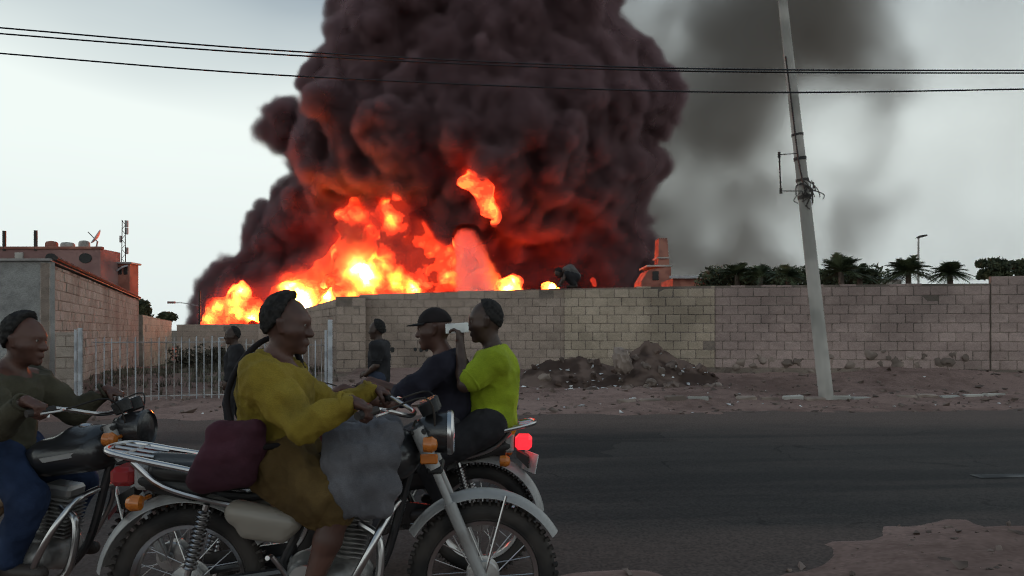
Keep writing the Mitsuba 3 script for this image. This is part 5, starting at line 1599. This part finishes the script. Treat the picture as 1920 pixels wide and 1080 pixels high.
# someone crouching on top of the wall, facing left
wt = wall_at(5.62)
k = 0.93
J7 = dict(hip=(-0.13, 0, 0.30), chest=(0.02, 0, 0.47), neck=(0.18, 0, 0.47), head=(0.30, 0, 0.38), face=(0.75, 0, -0.66), up=(0.6, 0, 0.8), sh=[(0.13, 0.17, 0.43), (0.13, -0.17, 0.43)], el=[(0.22, 0.21, 0.20), (0.20, -0.21, 0.20)],
          wr=[(0.30, 0.15, 0.055), (0.28, -0.13, 0.055)], hd=[(0.9, -0.1, -0.35), (0.9, 0.1, -0.35)], ac=[(0.1, -1, 0), (0.1, 1, 0)], curl=(0.35, 0.35), hj=[(-0.12, 0.085, 0.27), (-0.12, -0.085, 0.27)], kn=[(0.12, 0.20, 0.36), (0.13, -0.19, 0.34)],
          an=[(-0.10, 0.10, 0.08), (-0.09, -0.06, 0.08)], toe=[(0.06, 0.11, 0.035), (0.07, -0.06, 0.035)])
person('person_006', placed(wt[0], wt[1] + 0.06, 184, 2.565), J7, ('ash', 'charcoal'), 'person in a grey top crouching on top of the wall', h=0.014, fold=0.012, hair='full', seed=17)

# bag on the yellow rider's back, and the telephone held up by the passenger
bag = blob([((0.13, -0.20, 0.80), (0.29, -0.22, 0.83), 0.062, 0.058), ((0.15, -0.19, 0.88), (0.33, -0.22, 0.92), 0.056, 0.052), ((0.19, -0.18, 0.98), (0.34, -0.215, 1.00), 0.044, 0.040), ((0.12, -0.20, 0.80), (0.19, -0.18, 0.98), 0.05, 0.042), ((0.29, -0.22, 0.83), (0.34, -0.215, 1.0), 0.05, 0.04)], 0.009, 0.03, noise=0.035, seed=5)
bag.apply_transform(MA)
put('shoulder_bag__pouch', bag, 'cloth_maroon', True)
st = curve([(0.25, -0.20, 0.98), (0.20, -0.13, 1.14), (0.235, 0.02, 1.30), (0.33, 0.12, 1.375), (0.44, 0.10, 1.29), (0.50, 0.0, 1.10), (0.50, -0.13, 0.95), (0.36, -0.235, 0.93)], 40)
sm_ = tube(st, 0.013, 8)
sm_.apply_transform(MA)
put('shoulder_bag__strap', sm_, 'cloth_black_cap', True)
tag('shoulder_bag', 'dark maroon shoulder bag hanging at the hip of the rider in yellow', 'bag')
ph = moved(box(0.135, 0.009, 0.058, ch=0.003), (0.125, 0.125, 1.465), rot([0, 1, 0], 4))
ph.apply_transform(MB_)
put('phone__case', ph, 'plate_white')
ps = moved(box(0.122, 0.001, 0.050), (0.125, 0.1195, 1.465), rot([0, 1, 0], 4))
ps.apply_transform(MB_)
put('phone__screen', ps, 'iris')
tag('phone', 'pale mobile phone held up beside the head of the driver in the cap', 'phone')

# grey cloth bundle carried over the tank
bd = blob([((0.66, -0.12, 0.935), (0.86, -0.12, 0.955), 0.070, 0.070), ((0.66, 0.10, 0.95), (0.84, 0.10, 0.96), 0.065, 0.065), ((0.67, -0.19, 0.86), (0.87, -0.195, 0.88), 0.066, 0.064), ((0.69, -0.215, 0.75), (0.87, -0.22, 0.77), 0.056, 0.056), ((0.72, -0.225, 0.68), (0.85, -0.23, 0.68), 0.040, 0.040)], 0.008, 0.05, noise=0.02, seed=8)
v_ = bd.vertices
a_ = 1 - np.abs(2 * meshkit.fbm(v_ * np.array((16.0, 16.0, 4.5)), 3, 77) - 1)
bd.vertices = v_ + bd.vertex_normals * ((a_ - 0.7) * 0.04)[:, None]
bd.apply_transform(MA)
put('cloth_bundle', bd, 'cloth_pale_grey', True)
tag('cloth_bundle', 'grey cloth bundle carried on the tank in front of the rider in yellow', 'bundle')
